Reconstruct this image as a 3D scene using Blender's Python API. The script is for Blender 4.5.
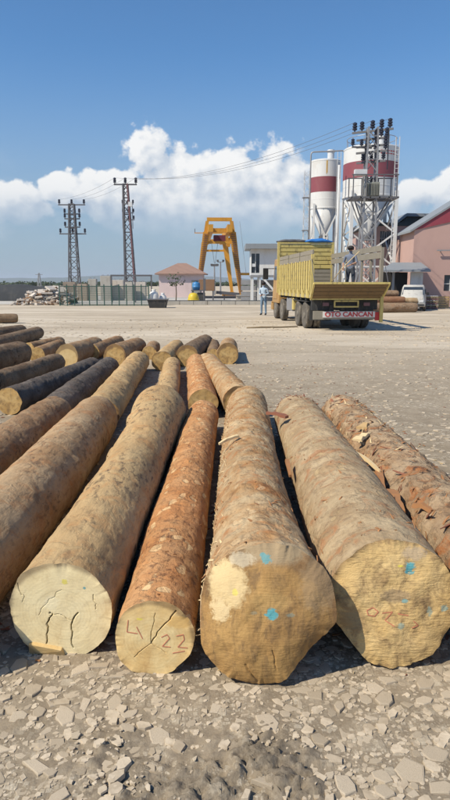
import bpy, bmesh, math, random
import numpy as np
from mathutils import Vector, Matrix
R = math.radians
for o in list(bpy.data.objects): bpy.data.objects.remove(o)
scene = bpy.context.scene
C = scene.collection

# ------------------------------------------------------------------ camera
CAM_H, FPX, HOR = 1.70, 623.0, 283.0            # eye height, focal length and horizon row in photo pixels (450 x 800)
PITCH = math.atan((400 - HOR) / FPX)
cd = bpy.data.cameras.new('camera'); cam = bpy.data.objects.new('camera', cd); C.objects.link(cam)
cam.location = (0, 0, CAM_H); cam.rotation_euler = (math.pi / 2 - PITCH, 0, 0)
cd.sensor_fit = 'VERTICAL'; cd.sensor_height = 24; cd.lens = 12 / (400 / FPX)
cd.clip_start = 0.05; cd.clip_end = 20000
scene.camera = cam

# ------------------------------------------------------------------ node helper
class NT:
    def __init__(s, tree): s.t = tree
    def new(s, typ, **kw):
        n = s.t.nodes.new(typ)
        for k, v in kw.items():
            if k.startswith('p_'): setattr(n, k[2:], v)
        for k, v in kw.items():
            if k.startswith('p_'): continue
            key = int(k[1:]) if k[0] == 'i' and k[1:].isdigit() else k.replace('_', ' ')
            s.put(n.inputs[key], v)
        return n
    def put(s, sock, v):
        if isinstance(v, bpy.types.NodeSocket): s.t.links.new(v, sock)
        elif isinstance(v, (tuple, list)) and sock.type == 'RGBA' and len(v) == 3: sock.default_value = (*v, 1)
        else: sock.default_value = v
    def m(s, op, a, b=0.0, c=0.0, clamp=False):
        n = s.t.nodes.new('ShaderNodeMath'); n.operation = op; n.use_clamp = clamp
        for i, v in enumerate((a, b, c)): s.put(n.inputs[i], v)
        return n.outputs[0]
    def vm(s, op, a, b=(0, 0, 0)):
        n = s.t.nodes.new('ShaderNodeVectorMath'); n.operation = op
        s.put(n.inputs[0], a); s.put(n.inputs[1], b)
        return n.outputs['Value'] if op in ('LENGTH', 'DISTANCE', 'DOT_PRODUCT') else n.outputs[0]
    def ramp(s, x, a, b, lo=0.0, hi=1.0):
        n = s.t.nodes.new('ShaderNodeMapRange'); n.interpolation_type = 'SMOOTHSTEP'
        for i, v in enumerate((x, a, b, lo, hi)): s.put(n.inputs[i], v)
        return n.outputs[0]
    def mix(s, f, a, b, mode='MIX'):
        n = s.t.nodes.new('ShaderNodeMix'); n.data_type = 'RGBA'; n.blend_type = mode
        s.put(n.inputs[0], f); s.put(n.inputs[6], a); s.put(n.inputs[7], b)
        return n.outputs[2]
    def noise(s, vec, scale, detail=5, rough=0.55, dist=0.0):
        n = s.new('ShaderNodeTexNoise', Vector=vec, Scale=scale, Detail=float(detail), Roughness=rough, Distortion=dist)
        return n.outputs['Fac']
    def scl(s, vec, v): return s.vm('MULTIPLY', vec, v)

# ------------------------------------------------------------------ sky and sun
SUN_EL, SUN_AZ = R(47), math.atan2(-0.86, -0.51)           # azimuth clockwise from +Y
w = bpy.data.worlds.new('World'); scene.world = w; w.use_nodes = True
wt = w.node_tree; wt.nodes.clear(); N = NT(wt)
sky = N.new('ShaderNodeTexSky', p_sky_type='NISHITA', p_sun_disc=False, p_sun_elevation=SUN_EL, p_sun_rotation=SUN_AZ,
            p_altitude=100.0, p_air_density=1.0, p_dust_density=0.35, p_ozone_density=3.0)
tc = N.new('ShaderNodeTexCoord').outputs['Generated']
sep = N.new('ShaderNodeSeparateXYZ', Vector=N.vm('NORMALIZE', tc))
AZ = N.m('ARCTAN2', sep.outputs[0], sep.outputs[1]); EL = N.m('ARCSINE', sep.outputs[2])
# one cumulus density group, sampled twice (second time a little towards the sun) for the shading of the heaps
g = bpy.data.node_groups.new('cumulus', 'ShaderNodeTree')
g.interface.new_socket('az', in_out='INPUT', socket_type='NodeSocketFloat')
g.interface.new_socket('el', in_out='INPUT', socket_type='NodeSocketFloat')
g.interface.new_socket('d', in_out='OUTPUT', socket_type='NodeSocketFloat')
G = NT(g); gi = g.nodes.new('NodeGroupInput'); go = g.nodes.new('NodeGroupOutput')
az, el = gi.outputs[0], gi.outputs[1]
def px_az(px): return math.atan((px - 225) / (FPX * 1.0))
def px_el(py): return (HOR - py) / (FPX * 0.985)
vec = G.new('ShaderNodeCombineXYZ', X=az, Y=G.m('MULTIPLY', el, 1.15), Z=0.37).outputs[0]
dens = None
for (px, py, rx, ry) in [(152, 164, 30, 32), (184, 184, 46, 34), (232, 186, 54, 34), (278, 186, 36, 36), (120, 202, 46, 28),
                         (78, 202, 30, 17), (24, 214, 34, 20), (200, 215, 120, 34), (400, 205, 18, 18), (440, 204, 30, 24), (352, 222, 60, 26)]:
    a = G.m('DIVIDE', G.m('SUBTRACT', az, px_az(px)), rx / FPX); b = G.m('DIVIDE', G.m('SUBTRACT', el, px_el(py)), ry / FPX)
    q = G.m('SUBTRACT', 1.0, G.m('ADD', G.m('MULTIPLY', a, a), G.m('MULTIPLY', b, b)))
    dens = q if dens is None else G.m('SMOOTH_MAX', dens, q, 0.35)
# the same kind of cloud all round the horizon, outside the frame too
low = G.noise(G.new('ShaderNodeCombineXYZ', X=az, Y=G.m('MULTIPLY', el, 0.4), Z=4.1).outputs[0], 3.2, 2, 0.5)
band = G.m('DIVIDE', G.m('SUBTRACT', el, 0.115), 0.085)
gen = G.m('SUBTRACT', G.m('MULTIPLY', low, 3.2), G.m('ADD', G.m('MULTIPLY', band, band), 1.15))
gen = G.m('SUBTRACT', gen, G.m('MULTIPLY', 4.0, G.ramp(G.m('ABSOLUTE', az), 0.62, 0.42)))
dens = G.m('MAXIMUM', G.m('MAXIMUM', dens, gen), -1.6)
n1 = G.noise(vec, 9.0, 1, 0.5); n2 = G.noise(vec, 30.0, 5, 0.62)
vo = G.new('ShaderNodeTexVoronoi', p_feature='F1', p_voronoi_dimensions='2D', Vector=vec, Scale=46.0).outputs['Distance']
dens = G.m('ADD', dens, G.m('MULTIPLY', G.m('SUBTRACT', n1, 0.5), 2.0))
dens = G.m('ADD', dens, G.m('MULTIPLY', G.m('SUBTRACT', n2, 0.5), 1.7))
dens = G.m('ADD', dens, G.m('MULTIPLY', G.m('SUBTRACT', 0.40, vo), 0.6))
g.links.new(dens, go.inputs[0])
def cum(a, e):
    n = wt.nodes.new('ShaderNodeGroup'); n.node_tree = g
    N.put(n.inputs[0], a); N.put(n.inputs[1], e); return n.outputs[0]
d0 = cum(AZ, EL); d1 = cum(N.m('SUBTRACT', AZ, 0.013), N.m('ADD', EL, 0.018))
mask = N.m('MULTIPLY', N.ramp(d0, 0.0, 0.40), N.ramp(EL, 0.055, 0.135))
wisp = N.ramp(N.noise(N.new('ShaderNodeCombineXYZ', X=AZ, Y=N.m('MULTIPLY', EL, 2.2), Z=9.0).outputs[0], 7.0, 4, 0.66), 0.5, 0.85)
wisp = N.m('MULTIPLY', N.m('MULTIPLY', wisp, 0.35), N.m('MULTIPLY', N.ramp(EL, 0.02, 0.08), N.ramp(EL, 0.21, 0.12)))
lit = N.m('ADD', N.m('MULTIPLY', N.m('SUBTRACT', d0, d1), 0.75), 0.56, 0, True)
lit = N.m('MULTIPLY', lit, N.ramp(EL, 0.06, 0.17, 0.45, 1.0))
ccol = N.mix(lit, (3.9, 4.7, 5.8), (8.7, 8.65, 8.5))
hz = N.ramp(EL, 0.34, 0.02)
skyb = N.mix(1.0, sky.outputs[0], (0.66, 1.0, 1.22), 'MULTIPLY')
skyc = N.mix(N.m('MULTIPLY', hz, 0.80), skyb, (2.95, 3.65, 4.45))
skyc = N.mix(N.m('MULTIPLY', mask, 0.95), N.mix(wisp, skyc, (6.6, 7.0, 7.5)), ccol)
bg = N.new('ShaderNodeBackground', Color=skyc, Strength=0.10)
N.new('ShaderNodeOutputWorld', Surface=bg.outputs[0])
sd = bpy.data.lights.new('sun', 'SUN'); sd.energy = 4.6; sd.angle = R(0.55); sd.color = (1.0, 0.91, 0.745)
sun = bpy.data.objects.new('sun', sd); C.objects.link(sun)
sdir = Vector((math.sin(SUN_AZ) * math.cos(SUN_EL), math.cos(SUN_AZ) * math.cos(SUN_EL), math.sin(SUN_EL)))
sun.rotation_euler = sdir.to_track_quat('Z', 'Y').to_euler(); sun.location = (-20, -12, 30)
vs = scene.view_settings; vs.view_transform = 'Standard'; vs.look = 'None'; vs.gamma = 1; vs.exposure = 0.2
vs.use_curve_mapping = False
scene.render.engine = 'CYCLES'
HAZE = 0.00016
w.cycles.sampling_method = 'MANUAL'; w.cycles.sample_map_resolution = 256
scene.cycles.max_bounces = 5; scene.cycles.diffuse_bounces = 2; scene.cycles.glossy_bounces = 2; scene.cycles.transparent_max_bounces = 4

# ------------------------------------------------------------------ pixel -> place
cp, sp = math.cos(PITCH), math.sin(PITCH)
def ray(px, py):
    u, v = (px - 225) / FPX, (400 - py) / FPX
    return Vector((u, cp + v * sp, -sp + v * cp))
def P(px, py, z=0.0):                                   # where the sight line meets the level z
    d = ray(px, py); t = (z - CAM_H) / d.z
    return Vector((d.x * t, d.y * t, z))
def D(px, py, Y):                                       # the point of the sight line at forward distance Y
    d = ray(px, py); t = Y / d.y
    return Vector((d.x * t, Y, CAM_H + d.z * t))

# ------------------------------------------------------------------ numpy value noise
def _h(i, j, k, seed):
    n = (i.astype(np.int64) * 374761393 + j.astype(np.int64) * 668265263 + k.astype(np.int64) * 2147483647 + seed * 1274126177) & 0xffffffff
    n = ((n ^ (n >> 13)) * 1274126177) & 0xffffffff
    return ((n ^ (n >> 16)) & 0xffff) / 65535.0
def vnoise(x, y, z, seed=0):
    i, j, k = np.floor(x), np.floor(y), np.floor(z)
    a, b, c = x - i, y - j, z - k
    a, b, c = [q * q * (3 - 2 * q) for q in (a, b, c)]
    def L(di, dj, dk): return _h(i + di, j + dj, k + dk, seed)
    def lx(dj, dk): return L(0, dj, dk) * (1 - a) + L(1, dj, dk) * a
    def ly(dk): return lx(0, dk) * (1 - b) + lx(1, dk) * b
    return ly(0) * (1 - c) + ly(1) * c
def fbm(x, y, z=None, octv=4, seed=0, gain=0.5):
    x = np.asarray(x, float); y = np.asarray(y, float); z = np.zeros_like(x) if z is None else np.asarray(z, float)
    s = 0; a = 1; t = 0; f = 1.0
    for o in range(octv):
        s = s + a * vnoise(x * f + 17.3 * o, y * f + 5.1 * o, z * f + 9.7 * o, seed + o); t += a; a *= gain; f *= 2.03
    return s / t - 0.5

# ------------------------------------------------------------------ object helpers
def obj(name, me, mat=None, parent=None, smooth=False):
    o = bpy.data.objects.new(name, me); C.objects.link(o)
    if mat and not me.materials: me.materials.append(mat)
    if parent: o.parent = parent
    if smooth: me.polygons.foreach_set('use_smooth', [True] * len(me.polygons))
    return o
def tag(o, label=None, cat=None, group=None, kind=None):
    if label: o['label'] = label
    if cat: o['category'] = cat
    if group: o['group'] = group
    if kind: o['kind'] = kind
    return o
def thing(name, label, cat, loc=(0, 0, 0), rz=0.0, group=None):
    o = bpy.data.objects.new(name, None); C.objects.link(o); o.empty_display_size = 0.2
    o.location = loc; o.rotation_euler = (0, 0, rz)
    return tag(o, label, cat, group)
def copy_tree(o, parent=None):
    c = o.copy(); C.objects.link(c); c.parent = parent
    for ch in list(o.children): copy_tree(ch, c)
    return c
class MB:
    def __init__(s): s.v = []; s.f = []
    def add(s, vs, fs):
        b = len(s.v); s.v += [tuple(p) for p in vs]; s.f += [tuple(i + b for i in f) for f in fs]; return s
    def hexa(s, p): return s.add(p, [(0, 3, 2, 1), (4, 5, 6, 7), (0, 1, 5, 4), (1, 2, 6, 5), (2, 3, 7, 6), (3, 0, 4, 7)])
    def box(s, c, d, M=None):
        x, y, z = d[0] / 2, d[1] / 2, d[2] / 2; c = Vector(c)
        p = [Vector(q) for q in ((-x, -y, -z), (x, -y, -z), (x, y, -z), (-x, y, -z), (-x, -y, z), (x, -y, z), (x, y, z), (-x, y, z))]
        return s.hexa([c + (M @ q if M else q) for q in p])
    def bar(s, p, q, w, h=None, up=(0, 0, 1)):
        p, q = Vector(p), Vector(q); h = h or w; d = (q - p).normalized(); u = Vector(up)
        if abs(d.dot(u)) > 0.98: u = Vector((0, 1, 0))
        a = d.cross(u).normalized() * w / 2; b = a.cross(d).normalized() * h / 2
        return s.hexa([p - a - b, p + a - b, p + a + b, p - a + b, q - a - b, q + a - b, q + a + b, q - a + b])
    def tube(s, pts, r, n=6, cap=True):
        pts = [Vector(p) for p in pts]; rs = r if isinstance(r, (list, tuple)) else [r] * len(pts)
        b0 = len(s.v); a = None
        for i, p in enumerate(pts):
            d = (pts[min(i + 1, len(pts) - 1)] - pts[max(i - 1, 0)]).normalized()
            if a is None: a = d.orthogonal().normalized()
            a = (a - d * a.dot(d)).normalized(); b = d.cross(a)
            for k in range(n):
                t = 2 * math.pi * k / n; s.v.append(tuple(p + (a * math.cos(t) + b * math.sin(t)) * rs[i]))
        for i in range(len(pts) - 1):
            for k in range(n):
                k2 = (k + 1) % n
                s.f.append((b0 + i * n + k, b0 + i * n + k2, b0 + (i + 1) * n + k2, b0 + (i + 1) * n + k))
        if cap:
            s.f.append(tuple(b0 + k for k in range(n))[::-1]); e = b0 + (len(pts) - 1) * n; s.f.append(tuple(e + k for k in range(n)))
        return s
    def lathe(s, prof, n=32, c=(0, 0, 0), M=None, cap=True):
        b0 = len(s.v); c = Vector(c)
        for (r, z) in prof:
            for k in range(n):
                t = 2 * math.pi * k / n; q = Vector((r * math.cos(t), r * math.sin(t), z)); s.v.append(tuple(c + (M @ q if M else q)))
        for i in range(len(prof) - 1):
            for k in range(n):
                k2 = (k + 1) % n; s.f.append((b0 + i * n + k, b0 + i * n + k2, b0 + (i + 1) * n + k2, b0 + (i + 1) * n + k))
        if cap:
            s.f.append(tuple(b0 + k for k in range(n))[::-1]); e = b0 + (len(prof) - 1) * n; s.f.append(tuple(e + k for k in range(n)))
        return s
    def mesh(s, name):
        me = bpy.data.meshes.new(name); me.from_pydata(s.v, [], s.f); me.validate(); me.update(); return me
    def build(s, name, mat, parent=None, smooth=False, bevel=0.0):
        o = obj(name, s.mesh(name), mat, parent, smooth)
        if bevel:
            bm = bmesh.new(); bm.from_mesh(o.data)
            bmesh.ops.bevel(bm, geom=bm.edges[:], offset=bevel, segments=2, affect='EDGES', profile=0.7); bm.to_mesh(o.data); bm.free()
        return o

# ------------------------------------------------------------------ materials
def newmat(name):
    m = bpy.data.materials.new(name); m.use_nodes = True; t = m.node_tree; t.nodes.clear(); n = NT(t)
    b = n.new('ShaderNodeBsdfPrincipled'); n.new('ShaderNodeOutputMaterial', Surface=b.outputs[0]); return m, n, b
def plain(name, col, rough=0.7, var=0.25, scale=2.0, metal=0.0, bump=0.0, dirt=(0.16, 0.13, 0.10), dirt_amt=0.25, spec=0.4):
    m, n, b = newmat(name)
    co = n.vm('ADD', n.new('ShaderNodeTexCoord').outputs['Object'], n.scl(n.new('ShaderNodeObjectInfo').outputs['Random'], (31, 17, 23)))
    a = n.noise(co, scale, 6, 0.6); f = n.noise(co, scale * 7, 5, 0.6)
    k = n.m('ADD', 1 - var, n.m('MULTIPLY', n.m('ADD', n.m('MULTIPLY', a, 0.65), n.m('MULTIPLY', f, 0.35)), 2 * var))
    c = n.mix(1.0, col, n.new('ShaderNodeCombineXYZ', X=k, Y=k, Z=k).outputs[0], 'MULTIPLY')
    c = n.mix(n.m('MULTIPLY', n.ramp(n.noise(n.scl(co, (1, 1, 0.35)), scale * 2.3, 7, 0.65), 0.5, 0.72), dirt_amt), c, dirt)
    n.put(b.inputs['Base Color'], c); n.put(b.inputs['Roughness'], n.m('ADD', rough - 0.1, n.m('MULTIPLY', f, 0.2)))
    b.inputs['Metallic'].default_value = metal; b.inputs['Specular IOR Level'].default_value = spec
    if bump: n.put(b.inputs['Normal'], n.new('ShaderNodeBump', Height=f, Strength=0.6, Distance=bump).outputs[0])
    return m

def bark(name, base, light, dark, inner, inner_amt=0.4, dark_amt=0.5, flakes=0.0, flake_col=(0.5, 0.33, 0.2), stretch=0.4, bump=0.02, cover=0.5, fine=24.0, mul=(1, 1, 1)):
    base, light, inner, flake_col = [tuple(a * b for a, b in zip(q, mul)) for q in (base, light, inner, flake_col)]
    m, n, b = newmat(name)
    co = n.vm('ADD', n.new('ShaderNodeTexCoord').outputs['Object'], n.scl(n.new('ShaderNodeObjectInfo').outputs['Random'], (13, 41, 29)))
    cs = n.scl(co, (1, stretch, 1)); cx = n.scl(co, (1, 2.2, 1)); cf = n.scl(co, (1, 0.12, 1))
    n1 = n.noise(cs, 4.0, 5, 0.6); n2 = n.noise(cs, fine, 8, 0.68, 0.4); n3 = n.noise(cf, 70.0, 5, 0.65); n4 = n.noise(co, 6.5, 7, 0.62, 0.8)
    n5 = n.noise(cx, 11.0, 7, 0.7, 1.2); n6 = n.noise(co, 90.0, 4, 0.6)
    c = n.mix(n.ramp(n1, 0.5 - 0.22 * cover * 2, 0.78 - 0.2 * cover), base, light)
    c = n.mix(n.m('MULTIPLY', n.ramp(n4, 0.5, 0.66), inner_amt), c, inner)
    c = n.mix(n.m('MULTIPLY', n.ramp(n5, 0.60, 0.70), inner_amt * 0.8), c, [q * 0.75 for q in inner])
    h = n.m('ADD', n.m('MULTIPLY', n2, 0.7), n.m('MULTIPLY', n3, 0.22)); h = n.m('ADD', h, n.m('MULTIPLY', n6, 0.12))
    h = n.m('SUBTRACT', h, n.m('MULTIPLY', n.ramp(n4, 0.5, 0.56), 0.22))
    if flakes:
        vv = n.vm('ADD', n.scl(co, (1, 0.62, 1)), n.scl(n.vm('SUBTRACT', n.new('ShaderNodeTexNoise', Vector=co, Scale=9.0, Detail=3.0).outputs['Color'], (0.5, 0.5, 0.5)), (0.09, 0.09, 0.09)))
        vt = n.new('ShaderNodeTexVoronoi', Vector=vv, Scale=14.0)
        pick = n.new('ShaderNodeSeparateColor', Color=vt.outputs['Color']).outputs
        on = n.m('MULTIPLY', n.m('GREATER_THAN', pick[0], 1 - flakes), n.ramp(n.m('ADD', vt.outputs['Distance'], n.m('MULTIPLY', n2, 0.25)), 0.52, 0.42))
        c = n.mix(n.m('MULTIPLY', on, n.m('ADD', 0.30, n.m('MULTIPLY', pick[1], 0.6))), c, flake_col)
        h = n.m('ADD', h, n.m('MULTIPLY', n.m('MULTIPLY', n.ramp(vt.outputs['Distance'], 0.75, 0.35), n.m('ADD', 0.2, pick[2])), 0.35))
        h = n.m('SUBTRACT', h, n.m('MULTIPLY', on, 0.25))
    msk = n.ramp(n.noise(cs, 2.6, 3, 0.55), 0.40, 0.62)
    c = n.mix(n.m('MULTIPLY', n.m('MULTIPLY', n.ramp(n2, 0.5, 0.36), dark_amt), n.m('ADD', 0.35, n.m('MULTIPLY', msk, 0.75), 0, True)), c, dark)
    kn = n.new('ShaderNodeTexVoronoi', Vector=n.vm('ADD', n.scl(co, (1, 0.55, 1)), n.scl(n.vm('SUBTRACT', n.new('ShaderNodeTexNoise', Vector=co, Scale=14.0, Detail=2.0).outputs['Color'], (0.5, 0.5, 0.5)), (0.05, 0.05, 0.05))), Scale=5.5)
    kd = n.m('MULTIPLY', n.ramp(kn.outputs['Distance'], 0.16, 0.07), n.m('GREATER_THAN', n.new('ShaderNodeSeparateColor', Color=kn.outputs['Color']).outputs[0], 0.62))
    c = n.mix(n.m('MULTIPLY', kd, 0.75 * dark_amt), c, [q * 0.7 for q in dark]); h = n.m('ADD', h, n.m('MULTIPLY', n.ramp(kn.outputs['Distance'], 0.26, 0.12), n.m('MULTIPLY', kd, 0.5)))
    sc = n.noise(n.scl(co, (1.6, 1.0, 1.6)), 48.0, 3, 0.7, 0.3); c = n.mix(n.m('MULTIPLY', n.ramp(sc, 0.66, 0.74), 0.7 * dark_amt), c, dark)
    blot = n.m('MULTIPLY', n.ramp(n.noise(n.scl(co, (1, 0.6, 1)), 7.5, 6, 0.72, 0.5), 0.58, 0.66), msk)
    c = n.mix(n.m('MULTIPLY', blot, dark_amt * 0.9), c, [q * 0.6 for q in dark])
    k = n.m('MULTIPLY', n.m('ADD', 0.66, n.m('MULTIPLY', n.m('ADD', n3, n6), 0.34)), n.m('ADD', 0.70, n.m('MULTIPLY', n.noise(cs, 1.7, 3, 0.5), 0.6)))
    c = n.mix(1.0, c, n.new('ShaderNodeCombineXYZ', X=k, Y=k, Z=k).outputs[0], 'MULTIPLY')
    n.put(b.inputs['Base Color'], c); b.inputs['Roughness'].default_value = 0.85; b.inputs['Specular IOR Level'].default_value = 0.2
    n.put(b.inputs['Normal'], n.new('ShaderNodeBump', Height=h, Strength=0.9, Distance=bump).outputs[0])
    return m

def wood_face(name, r, pale, warm, dirt, dirt_amt=0.3, ring=0.3, marks=(), rough_saw=0.004, pith=(0.05, -0.1), dscale=8.0, vert=1.0):
    m, n, b = newmat(name)
    co = n.new('ShaderNodeTexCoord').outputs['Object']
    q = n.vm('SUBTRACT', co, (pith[0] * r, 0, r + pith[1] * r)); fl = n.scl(q, (1, 0.0, 1))
    w0 = n.noise(q, 5.0, 3, 0.5); dist = n.m('ADD', n.vm('LENGTH', fl), n.m('MULTIPLY', n.m('SUBTRACT', w0, 0.5), 0.05))
    rg = n.m('SINE', n.m('MULTIPLY', dist, 420.0)); rg = n.m('ADD', n.m('MULTIPLY', rg, 0.5), 0.5)
    rg = n.m('MULTIPLY', rg, n.ramp(n.noise(n.new('ShaderNodeCombineXYZ', X=dist, Y=0.0, Z=0.0).outputs[0], 45.0, 3, 0.6), 0.35, 0.65))
    c = n.mix(n.ramp(n.noise(q, 7.0, 5, 0.6), 0.3, 0.7), pale, warm)
    c = n.mix(n.m('MULTIPLY', rg, ring), c, [x * 0.62 for x in warm])
    c = n.mix(n.ramp(dist, r * 0.55, r * 1.02, 0.0, 0.55), c, warm)
    saw = n.noise(n.vm('ADD', n.scl(q, (0.12, 1, 1)), (0, 0, 0)), 120.0, 3, 0.6)
    gr = n.noise(n.scl(q, (1, 1, vert)), dscale, 9, 0.72, 0.5)
    c = n.mix(n.m('MULTIPLY', n.ramp(gr, 0.62 - 0.3 * dirt_amt, 0.86 - 0.3 * dirt_amt), min(1.0, dirt_amt * 1.5)), c, dirt)
    c = n.mix(n.ramp(dist, r * 0.93, r * 1.05, 0, 0.6), c, (0.16, 0.09, 0.05))
    k = n.m('ADD', 0.86, n.m('MULTIPLY', n.noise(q, 160.0, 3, 0.6), 0.28))
    c = n.mix(1.0, c, n.new('ShaderNodeCombineXYZ', X=k, Y=k, Z=k).outputs[0], 'MULTIPLY')
    rag = n.noise(q, 38.0, 6, 0.7, 0.4)
    for (u, v, rad, col, amt, sq) in marks:            # splashes of paint and freshly trimmed patches
        e = n.vm('LENGTH', n.vm('MULTIPLY', n.vm('SUBTRACT', co, (u * r, 0, r + v * r)), (1, 0, sq)))
        e = n.m('ADD', e, n.m('MULTIPLY', n.m('SUBTRACT', rag, 0.5), min(rad, 0.10) * r * 3.2))
        c = n.mix(n.m('MULTIPLY', n.ramp(e, rad * r * 1.1, rad * r * 0.7), amt), c, col)
    n.put(b.inputs['Base Color'], c); b.inputs['Roughness'].default_value = 0.8; b.inputs['Specular IOR Level'].default_value = 0.2
    h = n.m('ADD', n.m('MULTIPLY', saw, 0.5), n.m('ADD', n.m('MULTIPLY', gr, 0.8), n.m('MULTIPLY', rg, 0.3 * ring)))
    n.put(b.inputs['Normal'], n.new('ShaderNodeBump', Height=h, Strength=0.7, Distance=rough_saw).outputs[0])
    return m

SOIL = [(*P(272, 762)[:2], 0.15, 0.75), (*P(300, 792)[:2], 0.10, 0.5), (*P(125, 790)[:2], 0.15, 0.55), (*P(118, 752)[:2], 0.08, 0.5), (*P(205, 795)[:2], 0.12, 0.6), (*P(120, 665)[:2], 0.10, 0.5), (*P(430, 780)[:2], 0.10, 0.35)]
def ground_mat():
    m, n, b = newmat('dusty_ground')
    co = n.new('ShaderNodeTexCoord').outputs['Object']
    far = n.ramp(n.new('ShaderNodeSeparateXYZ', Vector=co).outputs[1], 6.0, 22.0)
    cw = n.scl(co, (0.35, 1, 1))
    a = n.noise(co, 0.9, 6, 0.6); bb = n.noise(co, 6.0, 8, 0.65); f = n.noise(co, 55.0, 6, 0.7); st = n.noise(cw, 0.33, 7, 0.62, 0.5)
    c = n.mix(n.ramp(bb, 0.35, 0.7), (0.245, 0.196, 0.138), (0.325, 0.265, 0.192))
    c = n.mix(n.m('MULTIPLY', n.ramp(a, 0.52, 0.66), 0.55), c, (0.192, 0.154, 0.110))
    c = n.mix(n.m('MULTIPLY', n.ramp(f, 0.48, 0.34), 0.3), c, (0.137, 0.111, 0.084))
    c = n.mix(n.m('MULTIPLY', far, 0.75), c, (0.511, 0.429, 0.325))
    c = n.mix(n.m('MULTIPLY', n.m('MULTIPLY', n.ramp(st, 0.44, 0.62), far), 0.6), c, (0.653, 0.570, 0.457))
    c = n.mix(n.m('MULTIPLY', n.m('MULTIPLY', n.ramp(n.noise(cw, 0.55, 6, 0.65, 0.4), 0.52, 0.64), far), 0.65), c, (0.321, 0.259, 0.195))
    sx_ = n.new('ShaderNodeSeparateXYZ', Vector=n.vm('ADD', co, n.scl(n.vm('SUBTRACT', n.new('ShaderNodeTexNoise', Vector=co, Scale=0.12, Detail=2.0).outputs['Color'], (0.5, 0.5, 0.5)), (7, 7, 0)))).outputs
    for (kx, ky, k0, wv) in ((0.34, 1.0, 18.0, 0.28), (0.34, 1.0, 20.1, 0.28), (-0.16, 1.0, 13.2, 0.24), (-0.16, 1.0, 15.2, 0.24), (0.05, 1.0, 27.0, 0.4), (0.05, 1.0, 29.2, 0.4)):
        ln = n.m('ABSOLUTE', n.m('SUBTRACT', n.m('ADD', n.m('MULTIPLY', sx_[0], kx), n.m('MULTIPLY', sx_[1], ky)), k0))
        c = n.mix(n.m('MULTIPLY', n.m('MULTIPLY', n.ramp(ln, wv, wv * 0.3), 0.5), n.ramp(bb, 0.38, 0.6)), c, (0.265, 0.22, 0.165))
    h = n.m('ADD', n.m('MULTIPLY', bb, 1.0), n.m('MULTIPLY', f, 0.35))
    for sc, thr, amt in ((18.0, 0.62, 0.7), (46.0, 0.55, 0.75), (110.0, 0.5, 0.55)):     # crushed stone trodden into the dirt
        v = n.vm('ADD', co, n.scl(n.new('ShaderNodeTexNoise', Vector=co, Scale=sc * 0.7, Detail=2.0).outputs['Color'], (0.5 / sc, 0.5 / sc, 0)))
        vt = n.new('ShaderNodeTexVoronoi', p_distance='CHEBYCHEV', Vector=v, Scale=sc); pk = n.new('ShaderNodeSeparateColor', Color=vt.outputs['Color']).outputs
        on = n.m('MULTIPLY', n.m('GREATER_THAN', pk[0], thr), n.ramp(vt.outputs['Distance'], 0.44, 0.36))
        on = n.m('MULTIPLY', on, n.ramp(n.noise(co, 2.1, 3, 0.6), 0.36, 0.6))
        c = n.mix(n.m('MULTIPLY', on, n.m('MULTIPLY', pk[1], amt)), c, n.mix(pk[2], (0.473, 0.400, 0.295), (0.660, 0.582, 0.459)))
        h = n.m('ADD', h, n.m('MULTIPLY', on, 4.0 / sc))
    sr = n.noise(co, 9.0, 7, 0.7)
    for (cx_, cy_, rr_, am_) in SOIL:
        e = n.m('ADD', n.vm('LENGTH', n.vm('MULTIPLY', n.vm('SUBTRACT', co, (cx_, cy_, 0)), (0.75, 1.25, 0))), n.m('MULTIPLY', n.m('SUBTRACT', sr, 0.5), rr_ * 2.2))
        c = n.mix(n.m('MULTIPLY', n.ramp(e, rr_, rr_ * 0.55), am_), c, n.mix(n.ramp(f, 0.35, 0.65), (0.13, 0.105, 0.078), (0.24, 0.20, 0.15)))
    n.put(b.inputs['Base Color'], c); b.inputs['Roughness'].default_value = 0.95; b.inputs['Specular IOR Level'].default_value = 0.15
    n.put(b.inputs['Normal'], n.new('ShaderNodeBump', Height=h, Strength=0.8, Distance=0.015).outputs[0])
    return m
def stone_mat():
    m, n, b = newmat('crushed_limestone')
    co = n.vm('ADD', n.new('ShaderNodeTexCoord').outputs['Object'], n.scl(n.new('ShaderNodeNewGeometry').outputs['Random Per Island'], (19, 7, 3)))
    rnd = n.new('ShaderNodeNewGeometry').outputs['Random Per Island']; ro = n.new('ShaderNodeObjectInfo').outputs['Random']
    pk = n.m('FRACT', n.m('ADD', n.m('MULTIPLY', rnd, 7.3), n.m('MULTIPLY', ro, 5.7)))
    a = n.noise(co, 22.0, 6, 0.65)
    c = n.mix(pk, (0.420, 0.343, 0.248), (0.601, 0.503, 0.378))
    c = n.mix(n.m('MULTIPLY', n.ramp(a, 0.42, 0.68), 0.6), c, (0.351, 0.281, 0.198))
    n.put(b.inputs['Base Color'], c); b.inputs['Roughness'].default_value = 0.9; b.inputs['Specular IOR Level'].default_value = 0.2
    n.put(b.inputs['Normal'], n.new('ShaderNodeBump', Height=a, Strength=0.6, Distance=0.006).outputs[0])
    return m
M = {}
M['ground'] = ground_mat(); M['stone'] = stone_mat()
M['concrete'] = plain('weathered_concrete', (0.42, 0.39, 0.34), 0.9, 0.2, 1.2, bump=0.01, dirt_amt=0.4)
M['slab'] = plain('pale_yard_concrete', (0.50, 0.47, 0.42), 0.9, 0.15, 0.3)
M['hill'] = plain('far_hillside', (0.13, 0.16, 0.15), 1.0, 0.3, 0.01, dirt=(0.2, 0.2, 0.17), dirt_amt=0.4, spec=0)
M['pink'] = plain('pink_render', (0.48, 0.315, 0.275), 0.85, 0.10, 0.35, dirt=(0.35, 0.22, 0.19), dirt_amt=0.35)
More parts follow.
